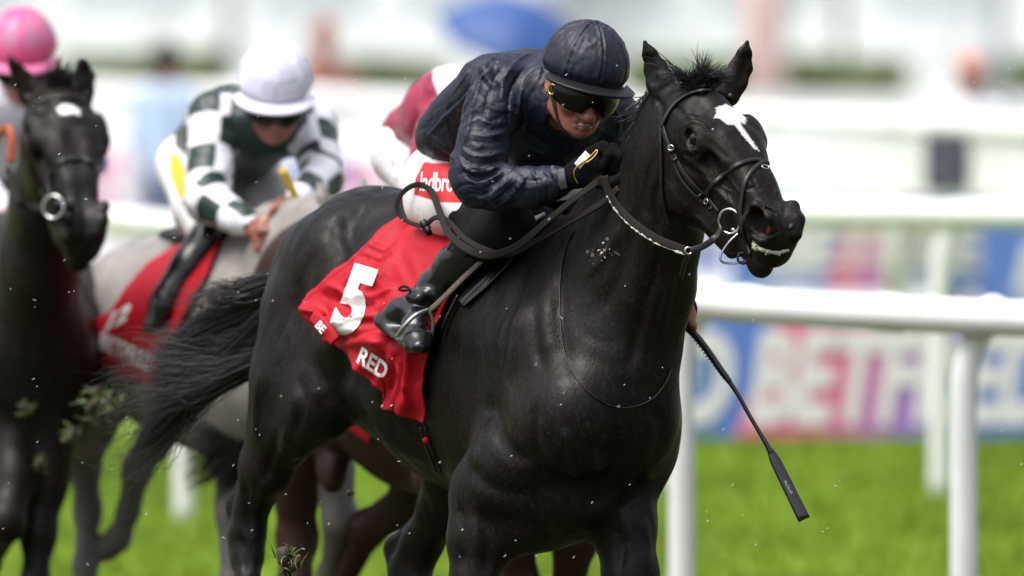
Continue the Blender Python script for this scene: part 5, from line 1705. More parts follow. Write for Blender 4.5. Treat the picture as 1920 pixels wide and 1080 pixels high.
Vt, Ft = lay(GCV, V2, F2, affine(190, 625, 46, -24, 22, -48), .005)
mesh_obj('number', Vt, Ft, MT['white_ink'], GC, smooth=False)
gs = chain([(G(430, 440, .25), (.10, .03)), (G(400, 445, .45), (.11, .03)), (G(370, 440, .6), (.12, .03))], UP, .03)
Vz, Fz = sdf_mesh(gs, .014)
mo = mesh_obj('saddle', Vz, Fz, MT['leather']); tag(mo, 'small dark racing saddle under the rider of the grey horse', 'saddle')

green = fabric('green_and_white_silk', (0.010, 0.028, 0.024), rough=.4, crease=.4, att=[('checks', (.72, .72, .78))])
def check_att(Vx, P):
    # squares down both sleeves, body plain
    out = np.full(len(Vx), -.01)
    for s in 'nf':
        a, e, w = P['sh' + s], P['el' + s], P['wr' + s]
        for (p0, p1, base) in ((a + (a - e) * .12, e, 0.0), (e, w, np.linalg.norm(e - a) * 1.12)):
            d = unit(p1 - p0); q = Vx - p0; t = q @ d; r = np.linalg.norm(q - t[:, None] * d, axis=1)
            m = (r < .085) & (t > -.01) & (t < np.linalg.norm(p1 - p0) + .02)
            ex = unit(np.cross(d, (0, 1, 0))); ey = np.cross(d, ex)
            ang = np.arctan2(q @ ey, q @ ex)
            s1, s2 = np.sin((t + base) / .098 * math.pi + 1.0), np.sin(ang * 2 + .6)
            ck = np.sign(s1 * s2) * np.minimum(np.abs(s1), np.abs(s2))
            out[m] = (ck[m] + .10) * .02
    return dict(checks=np.clip(out, -.01, .01))
def yellow_att(Vx, P):
    pp = project(Vx)
    return dict(panel=np.clip(poly_sd(pp, [(318, 285), (335, 290), (352, 330), (352, 385), (335, 370), (318, 325)]) * .0015, -.01, .01))
capw = fabric('white_cap_silk', (.74, .72, .84), rough=.6, spec=.2, crease=.5, cscale=14, cdist=.012, var=.06, att=[('meshpanel', (.60, .60, .73))])
def outz(bvh, px, py, D, off):
    p, n = hit(bvh, px, py, 0)
    return (p - cO) @ cF - D - off if p is not None else 0
gkz, gaz, gtz = outz(GV, 398, 452, GD, .07), outz(GV, 322, 560, GD, .09), outz(GV, 300, 600, GD, .16)
grider, GP, GJ = rider('jockey in white cap and green checked silks on the grey horse', GD, dict(
    cap=(517, 150, 0), pelvis=(398, 292, .62), shn=(400, 222, .12), shf=(583, 238, .22), eln=(388, 375, -.05), wrn=(468, 425, -.22), elf=(606, 330, .05), wrf=(548, 385, -.18),
    hipn=(352, 310, .58), hipf=(470, 320, .7), knn=(395, 446, gkz), knf=(545, 420, .3), ann=(308, 562, gaz), anf=(540, 590, .6), toen=(285, 612, gtz), toef=(560, 640, .4)),
    dict(cap=capw, jacket=green, jacket_att=check_att, breeches=fabric('white_breeches_yellow', (.74, .72, .74), att=[('panel', (.75, .42, .01))]), bre_att=yellow_att), (.0, -.93, -.36), (.03, -.36, .93))
gw = thing('riding_whip', 'yellow handled riding whip held upright by the rider of the grey horse', 'whip', tuple(G(545, 360, -.28)))
b = MB(); b.tube([G(530, 318, -.3), G(545, 350, -.28), G(562, 390, -.25)], .013, 10, m=4); b.build('handle', mat('yellow_handle', (.6, .42, .04), .5), gw)
b = MB(); b.tube([G(562, 390, -.25), G(600, 480, -.1), G(640, 600, .1)], [.008, .005], 8, m=4); b.build('shaft', MT['shaft'], gw)

# ---- the bay horse beyond the black one, and its rider in claret
BD = 30.6
def Bq(px, py, dz): return M(px, py, dz, BD)
def bb(px, py, dz, r): return (Bq(px, py, dz), r)
bq = chain([bb(1030, 770, .0, (.175, .20)), bb(960, 725, .2, (.20, .29)), bb(905, 705, .40, (.225, .36)), bb(800, 680, .69, (.275, .345)), bb(725, 640, .92, (.275, .325)), bb(655, 575, 1.12, (.245, .27)), bb(600, 570, 1.27, (.19, .22))], UP, .06)
bq += [ell(Bq(570, 560, 1.1), FWD, UP, (.18, .13, .19), .06), ell(Bq(720, 560, 1.2), FWD, UP, (.18, .15, .17), .06)]
bq += chain([bb(580, 660, 1.08, (.12, .15)), bb(575, 770, 1.0, (.095, .12)), bb(560, 850, 1.05, (.065, .085)), bb(555, 930, 1.12, (.052, .06)), bb(557, 1010, 1.15, (.052, .058)), bb(553, 1090, 1.1, (.040, .046)), bb(550, 1220, 1.05, (.032, .035)), bb(552, 1330, 1.02, (.035, .036))], FWD, .04)
bq += chain([bb(625, 800, .95, (.06, .08)), bb(622, 880, .9, (.035, .045)), bb(624, 905, .88, (.03, .03))], FWD, .03)
bq += chain([bb(790, 820, 1.1, (.10, .13)), bb(770, 940, 1.2, (.05, .07)), bb(690, 990, 1.4, (.045, .05)), bb(650, 1080, 1.5, (.03, .034))], FWD, .04)
bq += chain([bb(830, 900, .15, (.075, .11)), bb(960, 1020, .1, (.05, .06)), bb(978, 1090, .12, (.038, .042)), bb(975, 1250, .15, (.03, .032))], FWD, .05)
bq += chain([bb(1060, 880, .1, (.08, .11)), bb(1080, 1000, .1, (.055, .065)), bb(1060, 1130, .2, (.04, .045)), bb(1010, 1200, .4, (.03, .032))], FWD, .05)
bq += chain([bb(1010, 620, .1, (.13, .25)), bb(1060, 520, -.05, (.11, .2)), bb(1100, 430, -.2, (.09, .16)), bb(1135, 360, -.35, (.075, .12))], (.25, -.5, -.8), .06)
HBay = HeadFrame(Bq(1165, 370, -.48), 36, 50)
bq += head_prims(HBay)
for s in (-1, 1):
    bq += chain([(HBay(s * .05, -.14, -.05), (.03, .02)), (HBay(s * .06, -.18, -.03), (.022, .014)), (HBay(s * .06, -.23, -.03), .005)], k=.012)
Vq, Fq = sdf_mesh(bq, .014, yaw=math.atan2(FWD[1], FWD[0]))
BY = thing('racehorse', 'dark bay racehorse half hidden behind the black horse in front', 'horse', tuple(Bq(850, 1500, .4)))
z3 = np.full(len(Vq), -.05)
mesh_obj('body', Vq, Fq, MT['bay'], BY, attrs=dict(mark=z3, red=z3, pale=z3))
b = MB(); b.ball(HBay(-.0815, .033, -.048), .0205); b.build('eye', MT['eye'], BY)
b = MB(); b.ball(HBay(.0815, .033, -.048), .0205); b.build('eye', MT['eye'], BY)
t1, f1 = tail_lock([(560, 640, 3.9), (510, 720, 4.0), (460, 780, 4.05), (410, 830, 4.1), (345, 870, 4.15)], 1100, .07, .10, .005, 71, .03)
t2, f2 = tail_lock([(560, 660, 3.9), (500, 790, 4.0), (450, 850, 4.05), (400, 900, 4.1)], 700, .07, .07, .005, 72, .03)
b = MB(); b.add(t1, f1); b.add(t2, f2); b.build('tail', MT['hair'], BY)
QV = bvh_of(Vq, Fq)
Sq = coons([(640, 640), (760, 600)], [(760, 600), (720, 700), (700, 830)], [(640, 640), (640, 720), (641, 800)], [(641, 800), (660, 800), (672, 812), (700, 830)], 30, 30)
QC, _, _ = cloth_patch('saddle_cloth', QV, Sq, lambda x, y, u, v: .02, MT['redcloth'], None, .004)
tag(QC, 'corner of a red number cloth on the bay horse below the black horse', 'saddle cloth')
claret = fabric('claret_silk', (0.28, 0.006, 0.045), rough=.45, crease=.4, att=[('sash', (.70, .62, .66))])
def sash_att(Vx, P):
    pp = project(Vx)
    return dict(sash=np.clip(poly_sd(pp, [(812, 100), (868, 100), (872, 150), (850, 215), (828, 200), (812, 150)]) * .0014, -.01, .01))
prn = fabric('printed_white_breeches', (.74, .71, .74), att=[('panel', (.42, .38, .42))])
def print_att(Vx, P):
    n = fbm(Vx * 28, 8, 2)
    return dict(panel=np.clip((n - .62) * .06, -.01, .01))
rider('jockey in claret silks with a white sash, hunched behind the navy rider', BD, dict(
    cap=(1020, 178, -.05), pelvis=(800, 262, .62), shn=(842, 178, .14), shf=(1010, 210, .3), eln=(806, 330, .0), wrn=(940, 345, -.1), elf=(1060, 330, .1), wrf=(1010, 370, -.1),
    hipn=(762, 292, .6), hipf=(870, 320, .7), knn=(860, 420, .15), knf=(985, 400, .4), ann=(720, 560, .4), anf=(960, 560, .7), toen=(705, 620, .25), toef=(970, 620, .5)),
    dict(cap=MT['darkcollar'], jacket=claret, jacket_att=sash_att, breeches=prn, bre_att=print_att), (.2, -.93, -.25), (.1, -.25, .96))
qw = thing('riding_whip', 'dark whip shaft poking out between the navy rider and his horse\'s mane', 'whip', tuple(Bq(1195, 210, -.3)))
b = MB(); b.tube([Bq(1090, 275, -.25), Bq(1150, 240, -.3), Bq(1215, 197, -.35), Bq(1245, 176, -.37)], .017, 12, m=4); b.build('grip', mat('grey_green_grip', (.05, .06, .065), .45), qw)
b = MB(); b.tube([Bq(1245, 176, -.37), Bq(1280, 200, -.4), Bq(1300, 230, -.42)], [.010, .006], 8, m=4); b.build('shaft', MT['shaft'], qw)

# ---- the dark horse at the left edge
LD = 32.2
def L_(px, py, dz): return M(px, py, dz, LD)
def ll(px, py, dz, r): return (L_(px, py, dz), r)
LF = unit((.12, -.99, 0))
lq = chain([ll(60, 700, .55, (.19, .22)), ll(48, 670, .8, (.22, .32)), ll(35, 640, 1.1, (.26, .34)), ll(20, 600, 1.6, (.27, .31)), ll(5, 560, 2.0, (.24, .26)), ll(0, 560, 2.2, (.2, .22))], UP, .06)
lq += [ell(L_(80, 690, .48), LF, UP, (.12, .12, .18), .06), ell(L_(10, 690, .48), LF, UP, (.12, .12, .18), .06)]
lq += chain([ll(62, 590, .5, (.14, .22)), ll(72, 480, .38, (.11, .19)), ll(85, 370, .25, (.09, .16)), ll(102, 270, .12, (.078, .12)), ll(112, 220, .08, (.066, .09))], (0, -.6, -.8), .06)
lq += chain([ll(95, 800, .5, (.085, .12)), ll(85, 900, .48, (.065, .08)), ll(72, 1000, .44, (.048, .052)), ll(66, 1090, .4, (.036, .038)), ll(62, 1250, .35, (.034, .036))], LF, .04)
lq += chain([ll(15, 800, .5, (.085, .12)), ll(25, 900, .4, (.06, .075)), ll(10, 980, .3, (.05, .052)), ll(-25, 1060, .5, (.034, .036)), ll(-40, 1130, .6, (.034, .036))], LF, .04)
lq += chain([ll(-40, 640, 2.0, (.12, .16)), ll(-45, 800, 2.0, (.08, .1)), ll(-50, 950, 2.1, (.04, .05)), ll(-48, 1180, 2.0, (.034, .036))], LF, .05)
HL = HeadFrame(L_(130, 214, -.05), 15, 56, 0, 1.10)
lq += head_prims(HL) + lid_prims(HL)
def simple_ear(b_, m_, t_, n2, s):
    up = np.cross(unit(t_ - b_), unit(n2)); o = unit(np.asarray(n2) + np.array((s * .4, 0, 0)))
    return chain([(b_ - (t_ - b_) * .1, (.022, .032)), (b_ + (m_ - b_) * .4, (.018, .034)), (m_, (.013, .030)), (m_ + (t_ - m_) * .55, (.009, .017)), (t_, (.004, .004))], up, .012) + \
        [Prim(b_ + (m_ - b_) * .4 + o * .022, m_ + (t_ - m_) * .4 + o * .014, (.011, .016), (.006, .008), up, .010, True)]
lq += simple_ear(L_(66, 190, .1), L_(42, 150, .1), L_(14, 100, .08), (0, -1, .1), -1)
lq += simple_ear(L_(152, 185, .12), L_(158, 145, .12), L_(153, 100, .1), (0, -1, .1), 1)
Vl, Fl = sdf_mesh(lq, .012, refine=[(HL(0, .12, -.08), .36)], yaw=math.atan2(LF[1], LF[0]))
LH = thing('racehorse', 'dark racehorse at the left edge coming head on with a small white star', 'horse', tuple(L_(40, 1300, .6)))
hll = HL.inv(Vl)
mk = poly_sd(hll[:, :2], [(-.030, -.02), (-.012, -.034), (.012, -.03), (.030, -.014), (.026, .006), (.012, .0), (-.006, .004), (-.024, .002)])
mk = np.where((hll[:, 2] > -.07) & (np.abs(hll[:, 0]) < .1), np.clip(mk, -.05, .05), -.05)
Vl = Vl + vnormals(Vl, Fl) * ((fbm(Vl * np.array((14, 14, 8)), 3, 3) - .5) * .008)[:, None]
z4 = np.full(len(Vl), -.05)
mesh_obj('body', Vl, Fl, MT['dark'], LH, attrs=dict(mark=mk, red=z4, pale=z4))
LV = bvh_of(Vl, Fl)
for s in (-1, 1):
    b = MB(); b.ball(HL(s * .0815, .033, -.048), .0205); b.build('eye', MT['eye'], LH)
bm_ = MB()
def lstrap(b, pts, w):
    P_, N_ = [], []
    for q in pts:
        p, n = hit(LV, q[0], q[1], .004)
        if p is not None: P_.append(p); N_.append(n)
    if len(P_) > 1: b.strap(P_, w, .006, N_, 5)
lstrap(bm_, [(98, 322), (112, 305), (132, 298), (155, 298), (175, 306), (186, 320)], .016)
lb = bm_.build('bridle', MT['leather'], LH)
for pts in ([(62, 200), (80, 190), (110, 183), (140, 183), (160, 192)], [(44, 230), (50, 270), (60, 320), (80, 360), (96, 378)], [(92, 322), (92, 350), (98, 372)]):
    b = MB(); lstrap(b, pts, .013); b.build('strap', MT['leather'], lb)
p, n = hit(LV, 104, 388, .02)
dl = (p - cO) @ cF - LD if p is not None else -.25
b = MB(); b.torus(L_(100, 388, dl - .02), .032, .004, (-.5, -1, .1), seg=32); b.build('bit_ring', MT['steel'], lb)
b = MB(); b.strap([L_(14, 315, .1), L_(24, 350, .05), L_(34, 378, .0), L_(60, 388, -.02), L_(84, 390, dl - .02)], .020, .005, (-.2, -1, 0), 6); b.build('rein', MT['rein'], LH)
b = MB(); b.strap([L_(-10, 260, .2), L_(14, 240, .12), L_(22, 262, .1), L_(20, 305, .1)], .022, .006, (-.2, -1, 0), 6); b.build('breastplate_strap', mat('orange_strap', (.40, .09, .03), .5), LH)
roots = [HL(-.03 + .06 * rs.rand(), -.12 + rs.randn() * .012, -.05) for i in range(140)]
Vh, Fh = strands(roots, [unit((rs.randn() * .4, -.2, 1)) for _ in roots], .09, .005, .8, 9, grav=.9, seg=7)
mesh_obj('forelock', Vh, Fh, MT['hair'], LH)
Lc = coons([(115, 470), (140, 480)], [(150, 480), (160, 540), (170, 600)], [(115, 470), (130, 540), (140, 600)], [(140, 600), (170, 600)], 12, 16)
b = MB()
Vr = [L_(118, 470, .95), L_(150, 478, .9), L_(162, 560, .92), L_(168, 612, .95), L_(140, 606, 1.0), L_(128, 540, 1.0)]
Vr = np.array(Vr); Vr2 = Vr + np.array((.0, .012, 0))
b.add(np.r_[Vr, Vr2], [(0, 1, 2, 3, 4, 5), (11, 10, 9, 8, 7, 6)] + [(i, (i + 1) % 6, 6 + (i + 1) % 6, 6 + i) for i in range(6)])
lc_ = b.build('saddle_cloth', MT['redcloth'], None, smooth=False)
tag(lc_, 'edge of a red number cloth on the dark horse at the left edge', 'saddle cloth')
pink = fabric('pink_cap_silk', (.68, .10, .27), rough=.5, crease=.3, cscale=20, att=[('meshpanel', (.46, .17, .30))])
whiteblue = fabric('white_and_blue_silk', (.72, .72, .78), att=[('sash', (.03, .05, .40))])
def blue_att(Vx, P):
    pp = project(Vx)
    a = np.maximum(poly_sd(pp, [(120, 140), (150, 130), (165, 200), (130, 215)]), poly_sd(pp, [(150, 260), (200, 250), (200, 400), (150, 400)]))
    return dict(sash=np.clip(a * .0016, -.01, .01))
rider('jockey in a pink cap behind the head of the dark horse at the left edge', LD + 2.0, dict(
    cap=(40, 84, 0), pelvis=(10, 330, .65), shn=(-45, 210, .12), shf=(118, 185, .25), eln=(-55, 330, -.1), wrn=(5, 400, -.3), elf=(160, 300, .1), wrf=(110, 380, -.25),
    hipn=(-35, 340, .6), hipf=(60, 345, .65), knn=(-60, 470, .1), knf=(118, 455, .2), ann=(-80, 590, .4), anf=(166, 560, .4), toen=(-85, 640, .3), toef=(172, 596, .2)),
    dict(cap=pink, jacket=whiteblue, jacket_att=blue_att, breeches=fabric('plain_white_breeches', (.72, .71, .72))), (.05, -.95, -.3), (.0, -.3, .95))
# ------------------------------------------------------------ the course: turf, rails, boards, marquees
def W(px, d, z):
    """ground-frame point in line with photo column px, d metres out, z above ground"""
    return np.array(((px - 960) / FPX * d, d, z))

m, nt, bs = new_mat('turf')
N_, Lk = nt.nodes.new, nt.links.new
tc = N_('ShaderNodeTexCoord')
n1 = N_('ShaderNodeTexNoise'); n1.inputs['Scale'].default_value = .55; n1.inputs['Detail'].default_value = 7; n1.inputs['Roughness'].default_value = .65
n2 = N_('ShaderNodeTexNoise'); n2.inputs['Scale'].default_value = 40; n2.inputs['Detail'].default_value = 6
mp = N_('ShaderNodeMapping'); mp.inputs['Scale'].default_value = (.8, .25, 1)
Lk(tc.outputs['Object'], mp.inputs[0]); Lk(mp.outputs[0], n1.inputs[0]); Lk(tc.outputs['Object'], n2.inputs[0])
r1 = N_('ShaderNodeValToRGB'); r1.color_ramp.elements[0].position = .35; r1.color_ramp.elements[1].position = .68
r1.color_ramp.elements[0].color = (.105, .175, .016, 1); r1.color_ramp.elements[1].color = (.225, .305, .032, 1)
r2 = N_('ShaderNodeValToRGB'); r2.color_ramp.elements[0].color = (.6, .6, .6, 1); r2.color_ramp.elements[1].color = (1.3, 1.3, 1.2, 1)
mm = N_('ShaderNodeMix'); mm.data_type = 'RGBA'; mm.blend_type = 'MULTIPLY'; mm.inputs[0].default_value = 1
Lk(n1.outputs[0], r1.inputs[0]); Lk(n2.outputs[0], r2.inputs[0]); Lk(r1.outputs[0], mm.inputs[6]); Lk(r2.outputs[0], mm.inputs[7]); Lk(mm.outputs[2], bs.inputs['Base Color'])
bs.inputs['Roughness'].default_value = .8; bs.inputs['Specular IOR Level'].default_value = .2
bp = N_('ShaderNodeBump'); bp.inputs['Distance'].default_value = .03; Lk(n2.outputs[0], bp.inputs['Height']); Lk(bp.outputs[0], bs.inputs['Normal'])
TURF = m
def sheet(name, x0, x1, y0, y1, z, matl, nx=1, ny=1, relief=0):
    V = [(x0 + (x1 - x0) * i / nx, y0 + (y1 - y0) * j / ny, z) for j in range(ny + 1) for i in range(nx + 1)]
    V = np.array(V)
    if relief: V[:, 2] += (fbm(np.c_[V[:, :2] * .8, np.zeros(len(V))], 3, 3) - .5) * relief
    F = [(j * (nx + 1) + i, j * (nx + 1) + i + 1, (j + 1) * (nx + 1) + i + 1, (j + 1) * (nx + 1) + i) for j in range(ny) for i in range(nx)]
    o = mesh_obj(name, V, F, matl, None, True)
    return tag(o, kind='structure')
sheet('ground', -700, 700, -60, 1500, 0, TURF)
sheet('bounce_cut_sheet', -700, 700, -60, 37.5, .004, mat('dark_bounce_cut', (.055, .060, .022), .85, spec=.15, var=.5, nscale=1.5, bump=.6, bscale=8, bdist=.05))  # added out of view: dark sheet that cuts green bounce and fill from below
sheet('paved_apron', -300, 300, 66.5, 700, .02, mat('pale_tarmac', (.46, .47, .46), .6, var=.12, nscale=.4))

# short grass standing up where the horses run, ragged like a cut course
def grass_patch():
    r = np.random.RandomState(3)
    n = 60000
    y = 37 + 15 * r.rand(n) ** .8
    x = (r.rand(n) - .5) * 2 * (y / 30.0) * 1.9
    h = .03 + .035 * r.rand(n); a = r.rand(n) * 6.28; lean = (r.randn(n, 2)) * .035
    w = .005 + .004 * r.rand(n)
    dx, dy = np.cos(a) * w, np.sin(a) * w
    V = np.zeros((n, 3, 3))
    V[:, 0] = np.c_[x - dx, y - dy, np.zeros(n)]; V[:, 1] = np.c_[x + dx, y + dy, np.zeros(n)]; V[:, 2] = np.c_[x + lean[:, 0], y + lean[:, 1], h]
    F = [(3 * i, 3 * i + 1, 3 * i + 2) for i in range(n)]
    o = mesh_obj('grass', V.reshape(-1, 3), F, mat('grass_blade', (.165, .260, .020), .6, spec=.15, var=.35, nscale=.7), None, False)
    tag(o, 'short green grass growing over the racecourse', 'grass', kind='stuff')
grass_patch()

WP = MT['whitepl']
def running_rail(label, pts, posts, h=1.17, r=.055, pr=.041, group='white running rails'):
    t = thing('running_rail', label, 'rail', tuple(W(posts[0][0], posts[0][1], 0)), group)
    b = MB(); b.tube([W(px, d, h) for px, d in pts], r, 16, m=6); b.build('rail', WP, t)
    for px, d in posts:
        p = W(px, d, 0)
        b = MB(); b.tube([p - UP * .02, p + UP * .5, p + UP * .85, p + np.array((.005, .0, 1.0)), p + np.array((.03, .01, 1.08)), p + np.array((.07, .02, h - .02)), p + np.array((.09, .02, h))], pr, 14, m=5)
        b.ball(p + np.array((.09, .02, h)), (.06, .065, .065), nu=14, nv=10)
        b.build('post', WP, t)
    for (p0, d0), (p1, d1) in zip(pts[2:-1], pts[3:]):
        c0, c1 = W(p0, d0, h), W(p1, d1, h); mid = c0 * .55 + c1 * .45; dd = unit(c1 - c0)
        b = MB(); b.tube([mid - dd * .06, mid + dd * .06], r + .006, 16); b.build('joint', WP, t)
    return t
running_rail('white running rail nearest the horses, its top bar behind the black whip', [(-400, 49), (0, 46.8), (350, 44.6), (765, 40.6), (1030, 38.2), (1290, 36.2), (1550, 35.3), (1815, 34.7), (2150, 34.2), (2500, 33.8), (3600, 31.5), (5200, 29.0)],
             [(1278, 36.3), (1808, 34.75), (758, 40.6), (345, 44.6), (-60, 47.2), (2335, 34.0), (2900, 33.0), (3550, 31.6), (4300, 30.4)])
running_rail('white running rail farther off, running level behind the nose of the black horse', [(930, 46.9), (1300, 46.7), (1770, 46.5), (2200, 46.2), (2600, 46.0)], [(1230, 46.7), (1762, 46.5), (2300, 46.2)])

# advertising boards
def board_mat(name, hues, x0, x1, slant=.0):
    m, nt, b = new_mat(name)
    tc = nt.nodes.new('ShaderNodeTexCoord'); sp = nt.nodes.new('ShaderNodeSeparateXYZ'); nt.links.new(tc.outputs['Object'], sp.inputs[0])
    ad = nt.nodes.new('ShaderNodeMath'); ad.operation = 'MULTIPLY_ADD'; nt.links.new(sp.outputs[2], ad.inputs[0]); ad.inputs[1].default_value = -slant; nt.links.new(sp.outputs[0], ad.inputs[2])
    mr = nt.nodes.new('ShaderNodeMapRange'); mr.inputs[1].default_value = x0; mr.inputs[2].default_value = x1; nt.links.new(ad.outputs[0], mr.inputs[0])
    r = nt.nodes.new('ShaderNodeValToRGB'); nt.links.new(mr.outputs[0], r.inputs[0])
    e = r.color_ramp.elements
    e[0].position, e[0].color = hues[0][0], hues[0][1] + (1,); e[1].position, e[1].color = hues[-1][0], hues[-1][1] + (1,)
    for p, c in hues[1:-1]:
        q = e.new(p); q.color = c + (1,)
    nt.links.new(r.outputs[0], b.inputs['Base Color']); b.inputs['Roughness'].default_value = .45
    return m
BLUE, PINK, PURP = (.10, .20, .58), (.72, .15, .27), (.34, .18, .54)
LET = mat('board_letters', (.74, .72, .75), .5, var=.03)
def board(label, d, pxa, pxb, z0, z1, hues, words, group, lift=.025):
    a, c = W(pxa, d, 0), W(pxb, d, 0)
    t = thing('advertising_board', label, 'board', tuple((a + c) / 2 + UP * z0), group)
    L = c[0] - a[0]
    mt = board_mat('board_print', hues, a[0], c[0], slant=.35)
    # object coordinates of the panel are world ones: its origin stays at zero
    b = MB(); b.box((a + c) / 2 + UP * (z0 + z1) / 2, L / 2, .015, (z1 - z0) / 2, bev=.004); b.build('panel', mt, t, smooth=False)
    for k in range(int(L / 2.0) + 1):
        b = MB(); p = a + (c - a) * min(1, (k + .02) * 2.0 / L) + np.array((0, .05, 0)); b.box(p + UP * (z1 / 2), .015, .015, z1 / 2); b.build('leg', MT['steel'], t, smooth=False)
    for (txt, px, zb, h, wd) in words:
        V2, F2 = text_tris(txt, bold=.045, maxlen=9, width=wd, shear=.22)
        p = W(px, d, zb) - np.array((0, lift, 0))
        V3 = np.array([p + np.array((x * h, 0, y * h)) for x, y in V2])
        n = len(V3); V3 = np.r_[V3, V3 + np.array((0, .006, 0))]
        o = mesh_obj('lettering', V3, list(F2) + [tuple(i + n for i in f[::-1]) for f in F2], LET, t, False)
    return t
near_h = [(0, BLUE), (.065, BLUE), (.075, PINK), (.30, PINK), (.55, PURP), (.78, BLUE), (1, BLUE)]
gb = 'blue and pink advertising boards on the turf'
board('blue and pink advertising board with large white slanted lettering behind the whip', 51.5, 1330, 1960, .02, .60, near_h, [('BETFRED', 1400, .11, .56, .62)], gb)
board('next blue and pink board, cut off by the right edge of the picture', 51.5, 1966, 2600, .02, .60, near_h, [('BETFRED', 2040, .11, .56, .62)], gb)
board('blue and pink board hidden mostly by the chest of the black horse', 51.5, 690, 1324, .02, .60, near_h, [('BETFRED', 790, .11, .56, .62)], gb)
# fence beyond: rail, white boards and a second row of advertising
FD = lambda px: 65.0 + (1700 - px) * .0085
t = thing('boarded_fence', 'long white boarded fence with a top rail beyond the advertising boards', 'fence', tuple(W(960, 70, 0)))
fp = [(px, FD(px)) for px in range(-300, 2500, 100)]
b = MB(); b.tube([W(px, d, 1.2) for px, d in fp], .062, 12); b.build('rail', WP, t)
for lo_, hi_, nm, lim in ((.80, 1.10, 'board', 560),):
    b = MB()
    q = [(px, d) for px, d in fp if px >= lim]
    for i in range(len(q) - 1):
        a, c = W(q[i][0], q[i][1], 0), W(q[i + 1][0], q[i + 1][1], 0)
        b.box((a + c) / 2 + UP * (lo_ + hi_) / 2, np.linalg.norm(c - a) / 2 - .004, .012, (hi_ - lo_) / 2, c - a)
    b.build(nm, WP, t, smooth=False)
for px in range(-240, 2500, 240):
    b = MB(); p = W(px, FD(px), 0) + np.array((0, .09, 0)); b.tube([p, p + UP * 1.2], .05, 10); b.build('post', WP, t)
far_h = [(0, BLUE), (.2, (.45, .50, .70)), (.30, BLUE), (.36, PINK), (.6, PURP), (.66, (.55, .58, .74)), (.9, BLUE), (1, BLUE)]
gf = 'advertising boards along the far fence'
for i, (pa, pb, lab) in enumerate(((1840, 2300, 'pale blue board on the far fence at the right edge'), (1370, 1830, 'pale blue and pink board on the far fence behind the nose of the black horse'), (900, 1360, 'board on the far fence behind the neck of the black horse'),
                                   (430, 890, 'purple blue board on the far fence behind the claret rider'), (-30, 420, 'board on the far fence between the dark horse and the white capped rider'))):
    d = FD((pa + pb) / 2) - .15
    board(lab, d, pa, pb, .22, .76, far_h, [('BETFRED', pa + 60, .36, .36, 1.05)], gf)

# people, an umbrella and a coat by the far fence
def bystander(label, px, d, h, cols, face=(0, -1, 0), lean=0.0):
    o = W(px, d, 0); k = h / 1.75
    t = thing('person', label, 'person', tuple(o))
    f = unit(face); l = np.cross(f, UP); l = l if l[0] > 0 else -l
    q = lambda a, b_, z: o + k * (a * l + b_ * f + z * UP) + f * lean * max(0, z - .9)
    hc = q(0, .02, 1.66)
    br = human_head_prims(hc, f, UP, l, k) + [Prim(q(0, 0, 1.56), q(0, -.02, 1.42), .055 * k, .07 * k, k=.03), Prim(q(0, 0, 1.35), q(0, 0, .95), (.15 * k, .09 * k), (.13 * k, .1 * k), f, .04)]
    cl = [Prim(q(0, 0, 1.36), q(0, 0, .92), (.19 * k, .115 * k), (.165 * k, .12 * k), f, .05)]
    tr = [Prim(q(0, 0, .98), q(0, 0, .90), (.16 * k, .11 * k), (.16 * k, .11 * k), f, .04)]
    sh = []
    for s in (-1, 1):
        ar = [q(s * .19, 0, 1.39), q(s * .24, -.02, 1.10), q(s * .19, .12, .93)]
        br += chain([(ar[0], .045 * k), (ar[1], .036 * k), (ar[2], .024 * k)], k=.02) + [ell(q(s * .18, .16, .90), f, UP, (.05 * k, .02 * k, .04 * k), .02)]
        for i in range(4):
            br += chain([(q(s * .18, .19, .925 - .02 * i), .009 * k), (q(s * .17, .225, .91 - .02 * i), .008 * k), (q(s * .155, .235, .885 - .02 * i), .007 * k)], k=.004)
        br += chain([(q(s * .165, .15, .92), .010 * k), (q(s * .14, .19, .91), .008 * k)], k=.006)
        cl += chain([(ar[0], .066 * k), (ar[1], .056 * k), (ar[2], .040 * k)], k=.03)
        br += chain([(q(s * .09, 0, .88), .07 * k), (q(s * .10, .01, .48), .05 * k), (q(s * .10, 0, .08), .035 * k)], k=.02)
        tr += chain([(q(s * .09, 0, .88), .092 * k), (q(s * .10, .01, .48), .070 * k), (q(s * .10, 0, .07), .058 * k)], f, .03)
        sh.append(chain([(q(s * .10, -.04, .05), .045 * k), (q(s * .11, .16, .035), .035 * k)], k=.02))
    for nm, pr, m_ in (('body', br, MT['skin']), ('top', cl, cols[0]), ('trousers', tr, cols[1])):
        v, f_ = sdf_mesh(pr, .022 if nm != 'body' else .016, iters=2); mesh_obj(nm, v, f_, m_, t)
    for s in sh:
        v, f_ = sdf_mesh(s, .022, iters=1); mesh_obj('shoe', v, f_, MT['sole'], t)
    hp = [ell(hc + UP * .022 * k - f * .012 * k, f, UP, (.112 * k, .090 * k, .100 * k), .02), ell(hc - UP * .05 * k - f * .05 * k, f, UP, (.06 * k, .075 * k, .09 * k), .03), Prim(hc + f * .10 * k - UP * .07 * k, hc + f * .16 * k - UP * .07 * k, .08 * k, .07 * k, k=.01, neg=True)]
    v, f_ = sdf_mesh(hp, .016, iters=2); mesh_obj('hair', v, f_, cols[2], t)
    return t
lb_ = fabric('light_blue_jacket', (.36, .46, .62)); gt = fabric('slate_trousers', (.10, .13, .2))
bystander('dark haired person in a light blue jacket standing at the fence on the left', 312, 70, 1.60, (lb_, gt, MT['hair']), (.5, .8, 0))
